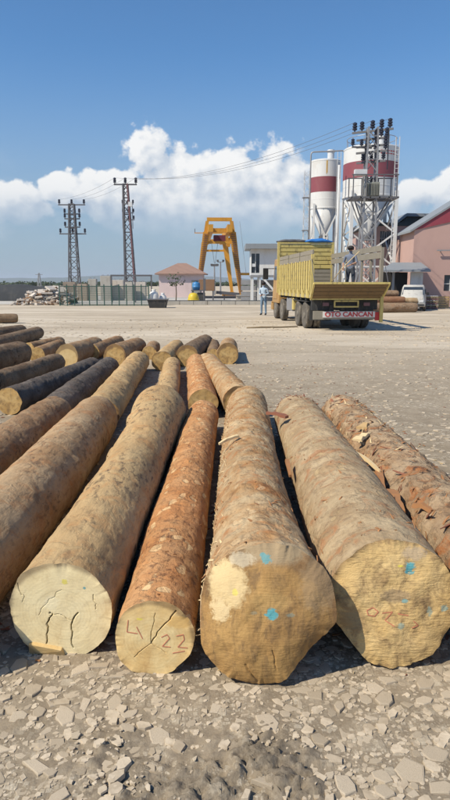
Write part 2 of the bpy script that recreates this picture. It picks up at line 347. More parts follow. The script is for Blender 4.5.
M['palepink'] = plain('pale_pink_render', (0.63, 0.50, 0.485), 0.85, 0.08, 0.6, dirt_amt=0.12)
M['maroon'] = plain('maroon_sheet', (0.27, 0.05, 0.07), 0.6, 0.15, 0.6, dirt_amt=0.15)
M['grey_sheet'] = plain('grey_roof_sheet', (0.24, 0.26, 0.28), 0.55, 0.15, 1.0, dirt_amt=0.25)
M['dark_sheet'] = plain('dark_green_sheet', (0.05, 0.065, 0.065), 0.6, 0.2, 1.0)
M['glass'] = plain('dark_window_glass', (0.035, 0.045, 0.06), 0.12, 0.2, 0.7, dirt_amt=0.15, spec=0.6)
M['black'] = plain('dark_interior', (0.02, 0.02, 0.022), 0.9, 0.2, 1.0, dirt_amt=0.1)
M['white'] = plain('white_painted_steel', (0.64, 0.64, 0.63), 0.5, 0.08, 0.8, dirt=(0.38, 0.30, 0.22), dirt_amt=0.25)
M['silo_red'] = plain('faded_red_paint', (0.235, 0.065, 0.08), 0.55, 0.14, 1.0, dirt=(0.3, 0.15, 0.13), dirt_amt=0.2)
M['cone'] = plain('grey_white_steel', (0.58, 0.59, 0.60), 0.5, 0.12, 0.8, dirt_amt=0.3)
M['galv'] = plain('galvanised_steel', (0.30, 0.30, 0.31), 0.5, 0.2, 2.0, metal=0.3, dirt_amt=0.3)
M['dkgalv'] = plain('dark_weathered_steel', (0.115, 0.115, 0.125), 0.6, 0.25, 2.0, dirt=(0.10, 0.06, 0.05), dirt_amt=0.4)
M['rust'] = plain('red_primed_steel', (0.17, 0.085, 0.09), 0.7, 0.25, 2.0)
M['insul'] = plain('dark_blue_porcelain', (0.025, 0.03, 0.055), 0.25, 0.15, 4.0, dirt_amt=0.1, spec=0.6)
M['box_grey'] = plain('dusty_green_grey_paint', (0.30, 0.30, 0.26), 0.6, 0.15, 2.0, dirt_amt=0.3)
M['crane'] = plain('orange_yellow_crane_paint', (0.56, 0.27, 0.03), 0.5, 0.15, 0.8, dirt=(0.22, 0.09, 0.03), dirt_amt=0.4)
M['purple'] = plain('dark_red_hoist_paint', (0.14, 0.03, 0.06), 0.6, 0.2, 1.0)
M['tyellow'] = plain('chalky_yellow_truck_paint', (0.58, 0.46, 0.16), 0.7, 0.25, 3.5, dirt=(0.22, 0.17, 0.09), dirt_amt=0.95)
M['twood'] = plain('weathered_truck_board', (0.27, 0.24, 0.19), 0.9, 0.25, 3.0, bump=0.01, dirt_amt=0.4)
M['tgapshade'] = plain('grimy_gap_shaded_board', (0.23, 0.18, 0.075), 0.8, 0.25, 3.0, dirt=(0.14, 0.11, 0.07), dirt_amt=0.8)  # yellow darkened: shade between the stakes put into the colour, plus grime
M['tbrown'] = plain('scuffed_brown_tailgate', (0.19, 0.125, 0.06), 0.8, 0.3, 3.0, bump=0.01, dirt=(0.10, 0.075, 0.045), dirt_amt=0.7)
M['cab'] = plain('orange_yellow_cab_paint', (0.42, 0.25, 0.09), 0.45, 0.12, 2.0, dirt_amt=0.4)
M['tyre'] = plain('dusty_tyre_rubber', (0.11, 0.097, 0.082), 0.9, 0.25, 4.0, bump=0.01, dirt=(0.28, 0.24, 0.19), dirt_amt=0.95)
M['rim'] = plain('dusty_wheel_rim', (0.20, 0.18, 0.15), 0.7, 0.2, 4.0)
M['chassis'] = plain('dark_chassis', (0.045, 0.045, 0.045), 0.7, 0.25, 3.0, dirt=(0.2, 0.17, 0.13), dirt_amt=0.5)
M['signwhite'] = plain('white_sign_board', (0.70, 0.66, 0.62), 0.6, 0.1, 4.0, dirt_amt=0.3)
M['signred'] = plain('red_sign_paint', (0.50, 0.04, 0.04), 0.6, 0.1, 6.0)
M['tarp'] = plain('blue_tarpaulin', (0.03, 0.17, 0.50), 0.5, 0.2, 3.0, dirt_amt=0.15)
M['roof_tile'] = plain('brown_clay_tile', (0.30, 0.19, 0.15), 0.85, 0.2, 2.0, bump=0.03)
M['bplastic'] = plain('blue_plastic', (0.05, 0.20, 0.42), 0.4, 0.12, 2.0, dirt_amt=0.2)
M['yplastic'] = plain('yellow_plastic', (0.60, 0.44, 0.03), 0.45, 0.12, 2.0, dirt_amt=0.2)
M['green'] = plain('green_fence_paint', (0.035, 0.09, 0.075), 0.6, 0.2, 2.0, dirt_amt=0.3)
M['rubble'] = plain('mixed_rubble', (0.34, 0.27, 0.21), 0.95, 0.35, 1.5, bump=0.04, dirt=(0.14, 0.11, 0.09), dirt_amt=0.5)
M['palerubble'] = plain('pale_broken_slab', (0.55, 0.49, 0.43), 0.9, 0.2, 2.0)
M['brownrubble'] = plain('brown_broken_timber', (0.24, 0.14, 0.08), 0.9, 0.3, 2.0)
M['netting'] = plain('black_earth_bank', (0.045, 0.048, 0.052), 0.95, 0.3, 0.6, bump=0.05, dirt=(0.09, 0.085, 0.08), dirt_amt=0.5)
M['leaf'] = plain('dusty_dark_leaf', (0.045, 0.065, 0.03), 0.8, 0.4, 1.0)
M['trunk'] = plain('tree_bark', (0.12, 0.09, 0.06), 0.9, 0.2, 2.0)
M['plank'] = plain('old_plank', (0.26, 0.20, 0.13), 0.9, 0.3, 3.0)
M['crate'] = plain('raw_pine_crate', (0.50, 0.33, 0.15), 0.8, 0.2, 2.0)
M['skin'] = plain('skin', (0.42, 0.24, 0.16), 0.6, 0.08, 6.0, dirt_amt=0.0)
M['shirt'] = plain('pale_blue_shirt', (0.42, 0.52, 0.62), 0.9, 0.12, 5.0, dirt_amt=0.1)
M['jeans'] = plain('blue_jeans', (0.16, 0.24, 0.33), 0.9, 0.15, 5.0, dirt_amt=0.15)
M['tshirt'] = plain('slate_blue_work_shirt', (0.17, 0.20, 0.27), 0.9, 0.15, 5.0, dirt_amt=0.2)
M['dktrouser'] = plain('dark_navy_trousers', (0.05, 0.06, 0.08), 0.9, 0.15, 5.0, dirt_amt=0.2)
M['hair'] = plain('dark_hair', (0.025, 0.02, 0.018), 0.8, 0.2, 8.0, dirt_amt=0)
M['shoe'] = plain('black_shoe', (0.03, 0.03, 0.03), 0.6, 0.2, 8.0)
M['splinter'] = plain('fresh_pale_splinter', (0.66, 0.50, 0.28), 0.8, 0.15, 8.0, dirt_amt=0.15)
M['shred'] = plain('orange_bark_shred', (0.36, 0.17, 0.07), 0.85, 0.3, 8.0, dirt_amt=0.3)
M['paintred'] = plain('faded_red_crayon', (0.55, 0.20, 0.12), 0.8, 0.2, 30.0, dirt_amt=0.0)
M['redbrown'] = plain('red_brown_bark_chip', (0.24, 0.09, 0.05), 0.85, 0.3, 8.0)

# ------------------------------------------------------------------ the ground
CLODS = [(P(268, 755), 0.15, 0.03), (P(298, 790), 0.11, 0.026), (P(120, 792), 0.17, 0.012), (P(235, 775), 0.12, 0.01), (P(105, 745), 0.10, 0.006), (P(190, 798), 0.14, 0.012)]
def ground_z(x, y):
    x = np.asarray(x, float); y = np.asarray(y, float)
    near = 1 / (1 + (np.hypot(x, y - 2) / 9) ** 2)
    z = 0.05 * fbm(x * 0.35, y * 0.35, None, 3, 3) * np.clip(y / 6, 0, 1) * np.clip(40 / (y + 1), 0, 1)
    z = z + 0.035 * fbm(x * 2.3, y * 2.3, None, 4, 11) * near + 0.020 * fbm(x * 17, y * 17, None, 4, 21, 0.7) * near ** 2
    for (c, s, h) in CLODS:
        d = np.hypot((x - c.x) / 1.25, (y - c.y)) / s; wgt = np.exp(-d * d)
        z = z + wgt * (h + 0.085 * fbm(x * 26, y * 26, None, 4, 31, 0.8))
    return z - 0.006
def graded(a0, a1, step, lim0, lim1, grow):
    xs = list(np.arange(a0, a1 + step / 2, step)); s = step
    while xs[-1] < lim1: s *= grow; xs.append(xs[-1] + s)
    s = step; lo = []
    p = a0
    while p > lim0: s *= grow; p -= s; lo.append(p)
    return np.array(lo[::-1] + xs)
gx = graded(-1.9, 1.9, 0.014, -5600, 5600, 1.055); gy = graded(1.35, 3.3, 0.012, -400, 7800, 1.05)
GX, GY = np.meshgrid(gx, gy); GZ = ground_z(GX, GY)
nx, ny = len(gx), len(gy); idx = np.arange(nx * ny).reshape(ny, nx)
quads = np.stack([idx[:-1, :-1], idx[:-1, 1:], idx[1:, 1:], idx[1:, :-1]], -1).reshape(-1, 4)
def np_mesh(name, verts, quads, smooth=True):
    me = bpy.data.meshes.new(name); me.vertices.add(len(verts)); me.vertices.foreach_set('co', np.asarray(verts, np.float32).ravel())
    k = quads.shape[1]
    me.loops.add(quads.size); me.loops.foreach_set('vertex_index', quads.astype(np.int32).ravel()); me.polygons.add(len(quads))
    me.polygons.foreach_set('loop_start', np.arange(0, quads.size, k, dtype=np.int32)); me.polygons.foreach_set('loop_total', np.full(len(quads), k, np.int32))
    if smooth: me.polygons.foreach_set('use_smooth', np.ones(len(quads), bool))
    me.update(calc_edges=True); me.validate(); return me
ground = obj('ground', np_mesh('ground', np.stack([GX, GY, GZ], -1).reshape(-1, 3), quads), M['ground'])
tag(ground, 'dusty beige earth yard strewn with crushed stone', 'ground', kind='structure')

# stones: angular flat flakes of crushed limestone
rnd = random.Random(5)
def stone_geo(rn, big=True):
    n = rn.choice((4, 5, 5, 6, 6, 7)); el = rn.uniform(1.0, 1.9); ph = rn.random() * 6.28
    angs = sorted(ph + (k + rn.uniform(-0.32, 0.32)) * 2 * math.pi / n for k in range(n))
    ring = [(math.cos(a) * rn.uniform(0.8, 1.12) * el ** 0.5, math.sin(a) * rn.uniform(0.8, 1.12) / el ** 0.5) for a in angs]
    t = rn.uniform(0.28, 0.5); v = []; f = []
    tx, ty = rn.uniform(-0.12, 0.12), rn.uniform(-0.12, 0.12)
    lev = [(1.06, -0.6), (1.0, t * 0.5), (0.90, t)] if big else [(1.06, -0.6), (0.95, t)]
    for (s, z) in lev:
        for (x, y) in ring:
            j = rn.uniform(0.96, 1.03) if big else 1
            v.append((x * s * j, y * s * j, z + (tx * x + ty * y if z > 0 else 0) + (rn.uniform(-0.04, 0.04) if z > 0 else 0)))
    for i in range(len(lev) - 1):
        for k in range(n): k2 = (k + 1) % n; f.append((i * n + k, i * n + k2, (i + 1) * n + k2, (i + 1) * n + k))
    b = (len(lev) - 1) * n
    if big:
        v.append((0, 0, t * 1.05)); c = len(v) - 1
        for k in range(n): f.append((b + k, b + (k + 1) % n, c))
    else: f.append(tuple(b + k for k in range(n)))
    return v, f
variants = []
for i in range(28):
    v, f = stone_geo(rnd); me = bpy.data.meshes.new('stone'); me.from_pydata(v, [], f); me.materials.append(M['stone']); variants.append(me)
placed = []
def dens_near(x, y):                                   # thick on the left and by the log ends, thin where the dirt is bare
    p = 0.42 + 0.75 * float(fbm(x * 1.6, y * 1.6, None, 3, 77))
    if x < -0.35: p += 0.42
    if x > 0.25: p += 0.10
    if -0.25 < x < 0.3 and y < 2.0: p -= 0.35
    for (c, s, h) in CLODS:
        if math.hypot(x - c.x, y - c.y) < s: p -= 0.6
    return p
def put_ok(x, y, s):
    for (a, b, c) in placed:
        if (x - a) ** 2 + (y - b) ** 2 < (0.80 * (s + c)) ** 2: return False
    return True
cnt = 0; tries = 0
hand = [(232, 668 + 20, 0.045), (370, 742, 0.06), (345, 727, 0.05), (375, 688, 0.045), (385, 700, 0.05), (345, 785, 0.055), (65, 715, 0.06), (60, 745, 0.055),
        (33, 690, 0.05), (85, 705, 0.045), (105, 765, 0.05), (160, 737, 0.055), (215, 687, 0.045), (265, 790, 0.04), (120, 675, 0.05), (100, 668, 0.045), (20, 668, 0.055),
        (300, 690, 0.05), (320, 740, 0.045), (425, 700, 0.04), (440, 670, 0.04)]
def put_stone(x, y, s):
    o = bpy.data.objects.new('stone', rnd.choice(variants)); C.objects.link(o); o.parent = ground
    h = rnd.choice((0.15, 0.25, 0.25, 0.4))
    o.location = (x, y, float(ground_z(x, y)) - 0.05 * s + rnd.uniform(-0.10, 0.12) * s)
    o.scale = (s, s, s * h * 1.3); o.rotation_euler = (rnd.gauss(0, 0.035), rnd.gauss(0, 0.035), rnd.random() * 6.28)
    placed.append((x, y, s))
for (px, py, s) in hand:
    p = P(px, py); put_stone(p.x, p.y, s * 0.9); cnt += 1
while cnt < 300 and tries < 60000:
    tries += 1
    y = 1.68 + 1.30 * rnd.random() ** 1.1; x = rnd.uniform(-0.385, 0.385) * (y + 0.75)
    if rnd.random() > dens_near(x, y): continue
    s = min(0.070, 0.020 + rnd.expovariate(1 / 0.014))
    if not put_ok(x, y, s): continue
    put_stone(x, y, s); cnt += 1
gv, gf = [], []
def dens_arr(x, y):
    p = 0.52 + 0.75 * fbm(x * 1.6, y * 1.6, None, 3, 77) + 0.42 * (x < -0.35) + 0.10 * (x > 0.25) - 0.35 * ((x > -0.25) & (x < 0.3) & (y < 2.0))
    for (c, s, h) in CLODS: p = p - 0.2 * (np.hypot(x - c.x, y - c.y) < s)
    return p + 0.15
def scatter(n, yf, xf, sf, chk=False, dn=None):
    ys = np.array([yf() for _ in range(n)]); xs = np.array([xf(y) for y in ys]); keep = np.array([rnd.random() for _ in range(n)]) < dn(xs, ys)
    ss = np.array([sf(y) for y in ys]); zs = ground_z(xs, ys); pl = np.array(placed[:300])
    if chk: keep &= (((xs[:, None] - pl[None, :, 0]) ** 2 + (ys[:, None] - pl[None, :, 1]) ** 2) > (0.75 * (ss[:, None] + pl[None, :, 2])) ** 2).all(1)
    for x, y, s, z0 in zip(xs[keep], ys[keep], ss[keep], zs[keep]):
        v, f = stone_geo(rnd, False); a = rnd.random() * 6.28; ca, sa = math.cos(a), math.sin(a); z0 = z0 - 0.02 * s; hh = rnd.uniform(0.25, 0.8); b = len(gv)
        for (px, py, pz) in v: gv.append((x + s * (px * ca - py * sa), y + s * (px * sa + py * ca), z0 + s * hh * pz))
        for q in f: gf.append(tuple(b + i for i in q))
scatter(13000, lambda: 1.6 + 2.2 * rnd.random() ** 1.2, lambda y: rnd.uniform(-0.55, 0.55) * (y + 0.7), lambda y: min(0.03, 0.005 + rnd.expovariate(1 / 0.006)), True, dens_arr)
scatter(9000, lambda: 3.6 + 26 * rnd.random() ** 1.5, lambda y: rnd.uniform(-0.42, 0.42) * (y + 2), lambda y: rnd.uniform(0.012, 0.034) * (1 + y * 0.04) , False, lambda x, y: 0.45 + 1.3 * fbm(x * 0.5, y * 0.9, None, 3, 55))
gm = bpy.data.meshes.new('gravel'); gm.from_pydata(gv, [], gf)
gravel = obj('gravel', gm, M['stone']); tag(gravel, 'small crushed limestone chips scattered over the yard', 'gravel', kind='stuff')

# ------------------------------------------------------------------ logs
B_tan = bark('bark_tan', (0.38, 0.255, 0.15), (0.52, 0.42, 0.30), (0.10, 0.065, 0.042), (0.42, 0.20, 0.085), 0.5, 0.6, cover=0.5, bump=0.012, mul=(0.87, 0.76, 0.62))
B_beige = bark('bark_beige', (0.42, 0.30, 0.185), (0.50, 0.40, 0.275), (0.11, 0.08, 0.055), (0.45, 0.225, 0.10), 0.4, 0.85, cover=0.6, bump=0.010, mul=(1.0, 0.87, 0.64))
B_red = bark('bark_flaking_red', (0.39, 0.175, 0.078), (0.47, 0.265, 0.145), (0.10, 0.045, 0.03), (0.45, 0.20, 0.08), 0.5, 0.65, flakes=0.55, flake_col=(0.66, 0.47, 0.29), stretch=0.8, bump=0.022, fine=26.0, mul=(1.16, 1.14, 0.96))
B_fibre = bark('bark_fibrous', (0.46, 0.315, 0.175), (0.60, 0.575, 0.47), (0.12, 0.07, 0.04), (0.47, 0.21, 0.075), 0.6, 0.5, flakes=0.3, flake_col=(0.72, 0.66, 0.52), stretch=0.9, bump=0.018, fine=24.0, mul=(0.86, 0.67, 0.48))
B_grey = bark('bark_grey_brown', (0.44, 0.33, 0.235), (0.60, 0.50, 0.39), (0.12, 0.07, 0.045), (0.43, 0.155, 0.06), 0.5, 0.4, flakes=0.15, flake_col=(0.57, 0.45, 0.31), stretch=1.3, bump=0.016, fine=24.0, mul=(0.80, 0.73, 0.57))
B_torn = bark('bark_torn', (0.38, 0.26, 0.17), (0.54, 0.44, 0.33), (0.08, 0.05, 0.035), (0.44, 0.165, 0.055), 0.8, 0.95, flakes=0.15, stretch=0.9, bump=0.028, fine=18.0, mul=(0.82, 0.74, 0.62))
B_dark = bark('bark_dark', (0.165, 0.115, 0.08), (0.27, 0.205, 0.15), (0.035, 0.028, 0.024), (0.24, 0.11, 0.05), 0.3, 0.7, stretch=0.6, bump=0.025, mul=(1.0, 0.93, 0.80))
B_black = bark('bark_blackened', (0.085, 0.07, 0.06), (0.17, 0.14, 0.115), (0.02, 0.018, 0.016), (0.20, 0.10, 0.05), 0.25, 0.7, stretch=0.6, bump=0.025)
B_brown = bark('bark_brown', (0.27, 0.165, 0.095), (0.38, 0.28, 0.19), (0.07, 0.05, 0.035), (0.34, 0.15, 0.06), 0.4, 0.6, stretch=0.6, bump=0.02, mul=(1.0, 0.93, 0.80))
F_far = wood_face('far_cut_wood', 0.2, (0.60, 0.42, 0.19), (0.48, 0.29, 0.10), (0.22, 0.14, 0.07), 0.62, 0.12)
F_pale = wood_face('far_pale_cut_wood', 0.2, (0.72, 0.55, 0.29), (0.62, 0.43, 0.19), (0.34, 0.22, 0.11), 0.25, 0.2)
CY, YE = (0.10, 0.36, 0.40), (0.74, 0.64, 0.10)
F_l2 = wood_face('cream_cut_wood', 0.237, (0.87, 0.755, 0.475), (0.83, 0.68, 0.39), (0.50, 0.34, 0.16), 0.36, 0.26,
                 [(0.12, 0.58, 0.055, YE, 0.75, 1), (0.49, 0.46, 0.028, CY, 0.85, 1), (-0.15, 0.15, 0.16, (0.88, 0.79, 0.54), 0.5, 1)], 0.002)
F_l3 = wood_face('honey_cut_wood', 0.178, (0.84, 0.68, 0.37), (0.72, 0.49, 0.21), (0.42, 0.22, 0.08), 0.36, 0.22,
                 [(-0.32, 0.50, 0.10, YE, 0.8, 3.0), (0.62, 0.42, 0.30, (0.70, 0.42, 0.13), 0.6, 1.6)], 0.002, (-0.05, -0.12))
F_l4 = wood_face('brown_dirty_cut_wood', 0.30, (0.50, 0.305, 0.115), (0.35, 0.20, 0.075), (0.19, 0.12, 0.06), 0.62, 0.08,
                 [(0.15, 1.0, 0.62, (0.40, 0.30, 0.18), 0.85, 2.0), (0.75, 0.45, 0.30, (0.36, 0.25, 0.14), 0.6, 0.8), (-0.55, 0.44, 0.30, (0.70, 0.53, 0.28), 0.9, 0.9), (-0.66, 0.10, 0.15, (0.68, 0.52, 0.29), 0.9, 0.8), (-0.35, 0.78, 0.20, (0.55, 0.46, 0.32), 0.8, 2.0),
                  (0.05, 0.25, 0.30, (0.46, 0.30, 0.12), 0.5, 2.2), (-0.45, 0.36, 0.05, YE, 0.6, 1), (0.07, 0.10, 0.085, CY, 0.95, 1.0), (0.0, 0.80, 0.085, CY, 0.75, 1.3), (0.33, 0.08, 0.06, CY, 0.25, 2.0), (-0.18, 0.10, 0.05, CY, 0.2, 2.0)], 0.008, (0.0, -0.25), 16.0, 0.35)
F_l5 = wood_face('ochre_rough_cut_wood', 0.29, (0.66, 0.475, 0.225), (0.56, 0.375, 0.155), (0.25, 0.16, 0.08), 0.62, 0.03,
                 [(0.02, 0.12, 0.24, (0.28, 0.20, 0.12), 0.75, 2.2), (-0.62, -0.25, 0.22, (0.30, 0.20, 0.10), 0.7, 1), (0.35, 0.72, 0.2, (0.40, 0.32, 0.24), 0.6, 2.0),
                  (0.27, 0.52, 0.085, CY, 0.95, 1), (0.12, 0.55, 0.045, YE, 0.85, 2.5), (0.18, 0.05, 0.05, CY, 0.6, 1.5), (0.10, -0.30, 0.055, CY, 0.45, 1), (0.56, -0.12, 0.06, CY, 0.4, 1), (0.80, -0.08, 0.06, CY, 0.5, 1)], 0.018, (0.05, -0.1), 11.0, 1.0)

def near_axis(px, py, r): return P(px, py, r)
def far_axis(px, py, r):
    p = P(px, py, 2 * r); return Vector((p.x, p.y, r))
def at_Y(px, Y, r):
    t = Y / cp; p = D(px, 400, Y); zc = (Y - 0) * cp + (CAM_H - r) * sp
    return Vector(((px - 225) / FPX * zc, Y, r))
def make_log(label, A, B, r0, r1, mb, mf=None, seed=1, du=0.04, amp=0.03, group='logs laid out in the yard', tilt=0.0, flats=(), dome=0.0, face_du=None, cracks=(),
             bend=0.0, flare=0.0, knots=6, far_round=0.18, name='pine_log', wob=1.0, mid=0.0, ragged=0.012, relief=0.006, rmid=None):
    ax = (B - A); L = ax.length; yv = ax.normalized(); xv = yv.cross(Vector((0, 0, 1))).normalized(); zv = xv.cross(yv)
    root = thing(name, label, 'log', group=group)
    root.matrix_world = Matrix.Translation(A - zv * r0) @ Matrix((xv, yv, zv)).transposed().to_4x4()
    rm = max(r0, r1); nt = max(10, int(L / du)); nh = max(24, int(2 * math.pi * rm / du))
    t = np.linspace(0, 1, nt + 1); t = t ** 1.25 if du < 0.03 else t
    th = np.arange(nh) * 2 * math.pi / nh
    T, TH = np.meshgrid(t, th, indexing='ij'); Y = T * L; rr = r0 + (r1 - r0) * T + flare * np.exp(-((1 - T) * L / 0.8) ** 2) + mid * np.sin(math.pi * T)
    if rmid: rr = rr + (rmid - r0) * (1 - np.exp(-Y / 0.45)) * (1 - T)
    cx, cz = np.cos(TH), np.sin(TH); r_ = random.Random(seed * 7 + 1)
    rad = rr * (1 + 0.13 * wob * fbm(cx * 0.9 + 3, Y * 0.8, cz * 0.9, 2, seed) + 0.03 * np.cos(2 * TH + seed))
    rad = rad + amp * fbm(cx * rm * 14, Y * 9, cz * rm * 14, 5, seed + 5, 0.62)
    for k in range(knots):
        kt, kh, ks, ka = r_.random(), r_.random() * 6.28, r_.uniform(0.03, 0.08), r_.uniform(0.008, 0.025)
        dh = np.abs((TH - kh + math.pi) % (2 * math.pi) - math.pi) * rr
        rad = rad + ka * np.exp(-((Y - kt * L) ** 2 + dh ** 2) / ks ** 2)
    rad = rad * (1 - far_round * np.exp(-(1 - T) * L / (0.28 * rm + 0.01)) * (1 + 0.6 * fbm(cx * 3, Y * 2, cz * 3, 3, seed + 9)))
    for (ang, dd, ln) in flats:                         # trimmed flats near the butt: (direction, distance / r0, reach in metres)
        cc = np.cos(TH - ang); lim = np.where(cc > 0.15, dd * r0 / np.maximum(cc, 0.15), 9.0) + 0.35 * np.maximum(Y, 0) / ln * r0
        rad = np.minimum(rad, lim)
    X = rad * cx + bend * np.sin(math.pi * T); Z = r0 + (rad * cz); Y2 = Y + tilt * (Z - r0) * np.exp(-Y / 0.5) + ragged * 2 * fbm(cx * 4, Y * 6, cz * 4, 4, seed + 3, 0.6) * np.exp(-Y / 0.08)
    V = np.stack([X, Y2, Z], -1); ii = np.arange((nt + 1) * nh).reshape(nt + 1, nh)
    q = np.stack([ii[:-1], np.roll(ii[:-1], -1, 1), np.roll(ii[1:], -1, 1), ii[1:]], -1).reshape(-1, 4)
    bo = obj('bark', np_mesh('bark', V.reshape(-1, 3), q), mb, root)
    def face(ring, sgn, m, fdu, crk, dm):
        c = ring.mean(0); ns = max(5, int(rm / fdu)); s = np.linspace(0, 1, ns + 1)[1:]
        if fdu < 0.01:
            k = max(1, int(round(2 * math.pi * rm / fdu / nh))); m_ = nh * k; src = np.arange(nh + 1)
            R2 = np.concatenate([ring, ring[:1]]); ring2 = np.stack([np.interp(np.arange(m_) / k, src, R2[:, a]) for a in range(3)], -1)
        else: ring2 = ring
        m_ = len(ring2); S = s[:, None, None]; W = c + (ring2[None] - c) * S
        Wp = W.copy(); u, v = (W[..., 0] / r0), ((W[..., 2] - r0) / r0); s2 = s[:, None]
        A3 = np.stack([ring2[:, 0] - c[0], ring2[:, 2] - c[2]], -1); cf = np.linalg.lstsq(A3, ring2[:, 1] - c[1], rcond=None)[0]; res = ring2[:, 1] - c[1] - A3 @ cf
        Wp[..., 1] = c[1] + s2 * (A3 @ cf)[None] + res[None] * s2 ** 10
        off = relief * fbm(W[..., 0] * 12, W[..., 2] * 12, None, 4, seed + 2) * (1 - s2 ** 6)
        off = off - dm * (1 - s2 ** 3.0)
        for (pts, wd, dp) in crk:
            jr = random.Random(len(pts) * 31 + int(wd * 1e4)); pj = [pts[0]]
            for (a0, b0), (a1, b1) in zip(pts[:-1], pts[1:]):
                for f_ in (0.33, 0.66): pj.append((a0 + (a1 - a0) * f_ + jr.uniform(-0.028, 0.028), b0 + (b1 - b0) * f_ + jr.uniform(-0.02, 0.02)))
                pj.append((a1, b1))
            pts = pj; wd = wd * (0.75 + 1.2 * np.abs(fbm(u * 3, v * 3, None, 2, 8)))
            best = np.full(u.shape, 9.0)
            for (a0, b0), (a1, b1) in zip(pts[:-1], pts[1:]):
                du_, dv_ = a1 - a0, b1 - b0; tt = np.clip(((u - a0) * du_ + (v - b0) * dv_) / (du_ ** 2 + dv_ ** 2), 0, 1)
                best = np.minimum(best, np.hypot(u - a0 - tt * du_ + 0.02 * fbm(u * 9, v * 9, None, 2, 4), v - b0 - tt * dv_))
            off = off + dp * np.clip(1.3 * (1 - best / wd), 0, 1)
        Wp[..., 1] += off * sgn
        cc = c.copy()[None]; cc[0, 1] += float(off[0].mean()) * sgn
        VV = np.concatenate([cc, Wp.reshape(-1, 3)]); jj = 1 + np.arange(ns * m_).reshape(ns, m_)
        qq = np.stack([jj[:-1], np.roll(jj[:-1], -1, 1), np.roll(jj[1:], -1, 1), jj[1:]], -1).reshape(-1, 4)
        cen = np.stack([np.zeros(m_, int), np.roll(jj[0], -1), jj[0]], -1)
        cen4 = np.concatenate([cen, cen[:, 2:]], 1)
        tri = bpy.data.meshes.new('cut_face'); tri.from_pydata(VV.tolist(), [], [tuple(x) for x in cen.tolist()] + [tuple(x) for x in qq.tolist()])
        tri.polygons.foreach_set('use_smooth', [True] * len(tri.polygons))
        return obj('cut_face', tri, m, root)
    fo = face(V[0], 1, mf or F_far, face_du or max(0.03, du), cracks, dome)
    face(V[-1], -1, mf if (mf and not face_du) else F_far, max(0.03, du), (), 0.03)
    root['r0'] = r0; root['len'] = L
    return root, bo, fo, V
def stroke(pts, r0, wd, name, mat, parent):
    co = np.array([v.co for v in parent.data.vertices]); mb = MB(); pv = []
    for (a, b) in zip(pts[:-1], pts[1:]):
        for f in (0, 0.25, 0.5, 0.75): pv.append((a[0] + (b[0] - a[0]) * f, a[1] + (b[1] - a[1]) * f))
    pv.append(pts[-1]); q = []
    for (u, v) in pv:
        x, z = u * r0, r0 + v * r0; k = np.argsort((co[:, 0] - x) ** 2 + (co[:, 2] - z) ** 2)[:6]; q.append(Vector((x, float(co[k, 1].min()) - 0.0008, z)))
    for a, b in zip(q[:-1], q[1:]): mb.bar(a, b, wd, 0.0012, (0, 1, 0))
    return mb.build(name, mat, parent)
def shreds(V, n, seed, sz, t0, t1, th0, th1, mat, parent, name, lift=0.5):
    """ragged strips of bast and splinters standing off the surface"""
    rn = random.Random(seed); mb = MB(); nt, nh = V.shape[:2]
    for i in range(n):
        a = int((t0 + (t1 - t0) * rn.random()) * (nt - 1)); b = int((th0 + (th1 - th0) * rn.random()) / (2 * math.pi) * nh) % nh
        p = Vector(V[a, b]); q = Vector(V[(a + 1) % nt, b]) - p; c = Vector(V[a].mean(0)); nrm = (p - c); nrm.y = 0; nrm.normalize()
        ax = Vector((0, 1, 0)); side = ax.cross(nrm); d = (ax * rn.uniform(-1, 1) + side * rn.uniform(-1, 1)).normalized(); e = d.cross(nrm)
        l = sz * rn.uniform(0.4, 1.6); w_ = l * rn.uniform(0.05, 0.16); k = rn.uniform(0, lift)
        pts = [p - nrm * 0.006, p + d * l * 0.5 + nrm * (l * k * 0.35 + 0.002), p + d * l + nrm * (l * k)]
        ws = [w_, w_ * 0.9, w_ * 0.25]; vs_ = []
        for pp, ww in zip(pts, ws): vs_ += [pp - e * ww, pp + e * ww, pp + e * ww - nrm * 0.004, pp - e * ww - nrm * 0.004]
        fs = [(0, 3, 2, 1), (8, 9, 10, 11)]
        for s_ in (0, 4):
            for kk in range(4): k2 = (kk + 1) % 4; fs.append((s_ + kk, s_ + k2, s_ + 4 + k2, s_ + 4 + kk))
        mb.add(vs_, fs)
    return tag(mb.build(name, mat, parent), kind='stuff')
def sliver(name, p, q, w_, mat, parent, th_=0.012):
    """one ragged splinter: a tapering broken slat with uneven ends"""
    p, q = Vector(p), Vector(q); rn = random.Random(int(abs(p.x + q.y) * 1e4)); d = q - p; s = d.cross(Vector((0, 0, 1))).normalized(); u = s.cross(d).normalized(); mb = MB(); rings = []
    for k in range(6):
        f = k / 5; c = p + d * f + u * 0.02 * math.sin(f * 3.1) * rn.uniform(0.3, 1); ww = w_ * (1 - 0.6 * f) * rn.uniform(0.75, 1.2); tt = th_ * rn.uniform(0.6, 1.1)
        rings.append([c - s * ww - u * tt, c + s * ww - u * tt, c + s * ww * 0.8 + u * tt, c - s * ww * 0.9 + u * tt * 0.8])
    vs_ = [x for r_ in rings for x in r_]; fs = [(0, 3, 2, 1), (20, 21, 22, 23)]
    for k in range(5):
        for a in range(4): b = (a + 1) % 4; fs.append((4 * k + a, 4 * k + b, 4 * k + 4 + b, 4 * k + 4 + a))
    return mb.add(vs_, fs).build(name, mat, parent)

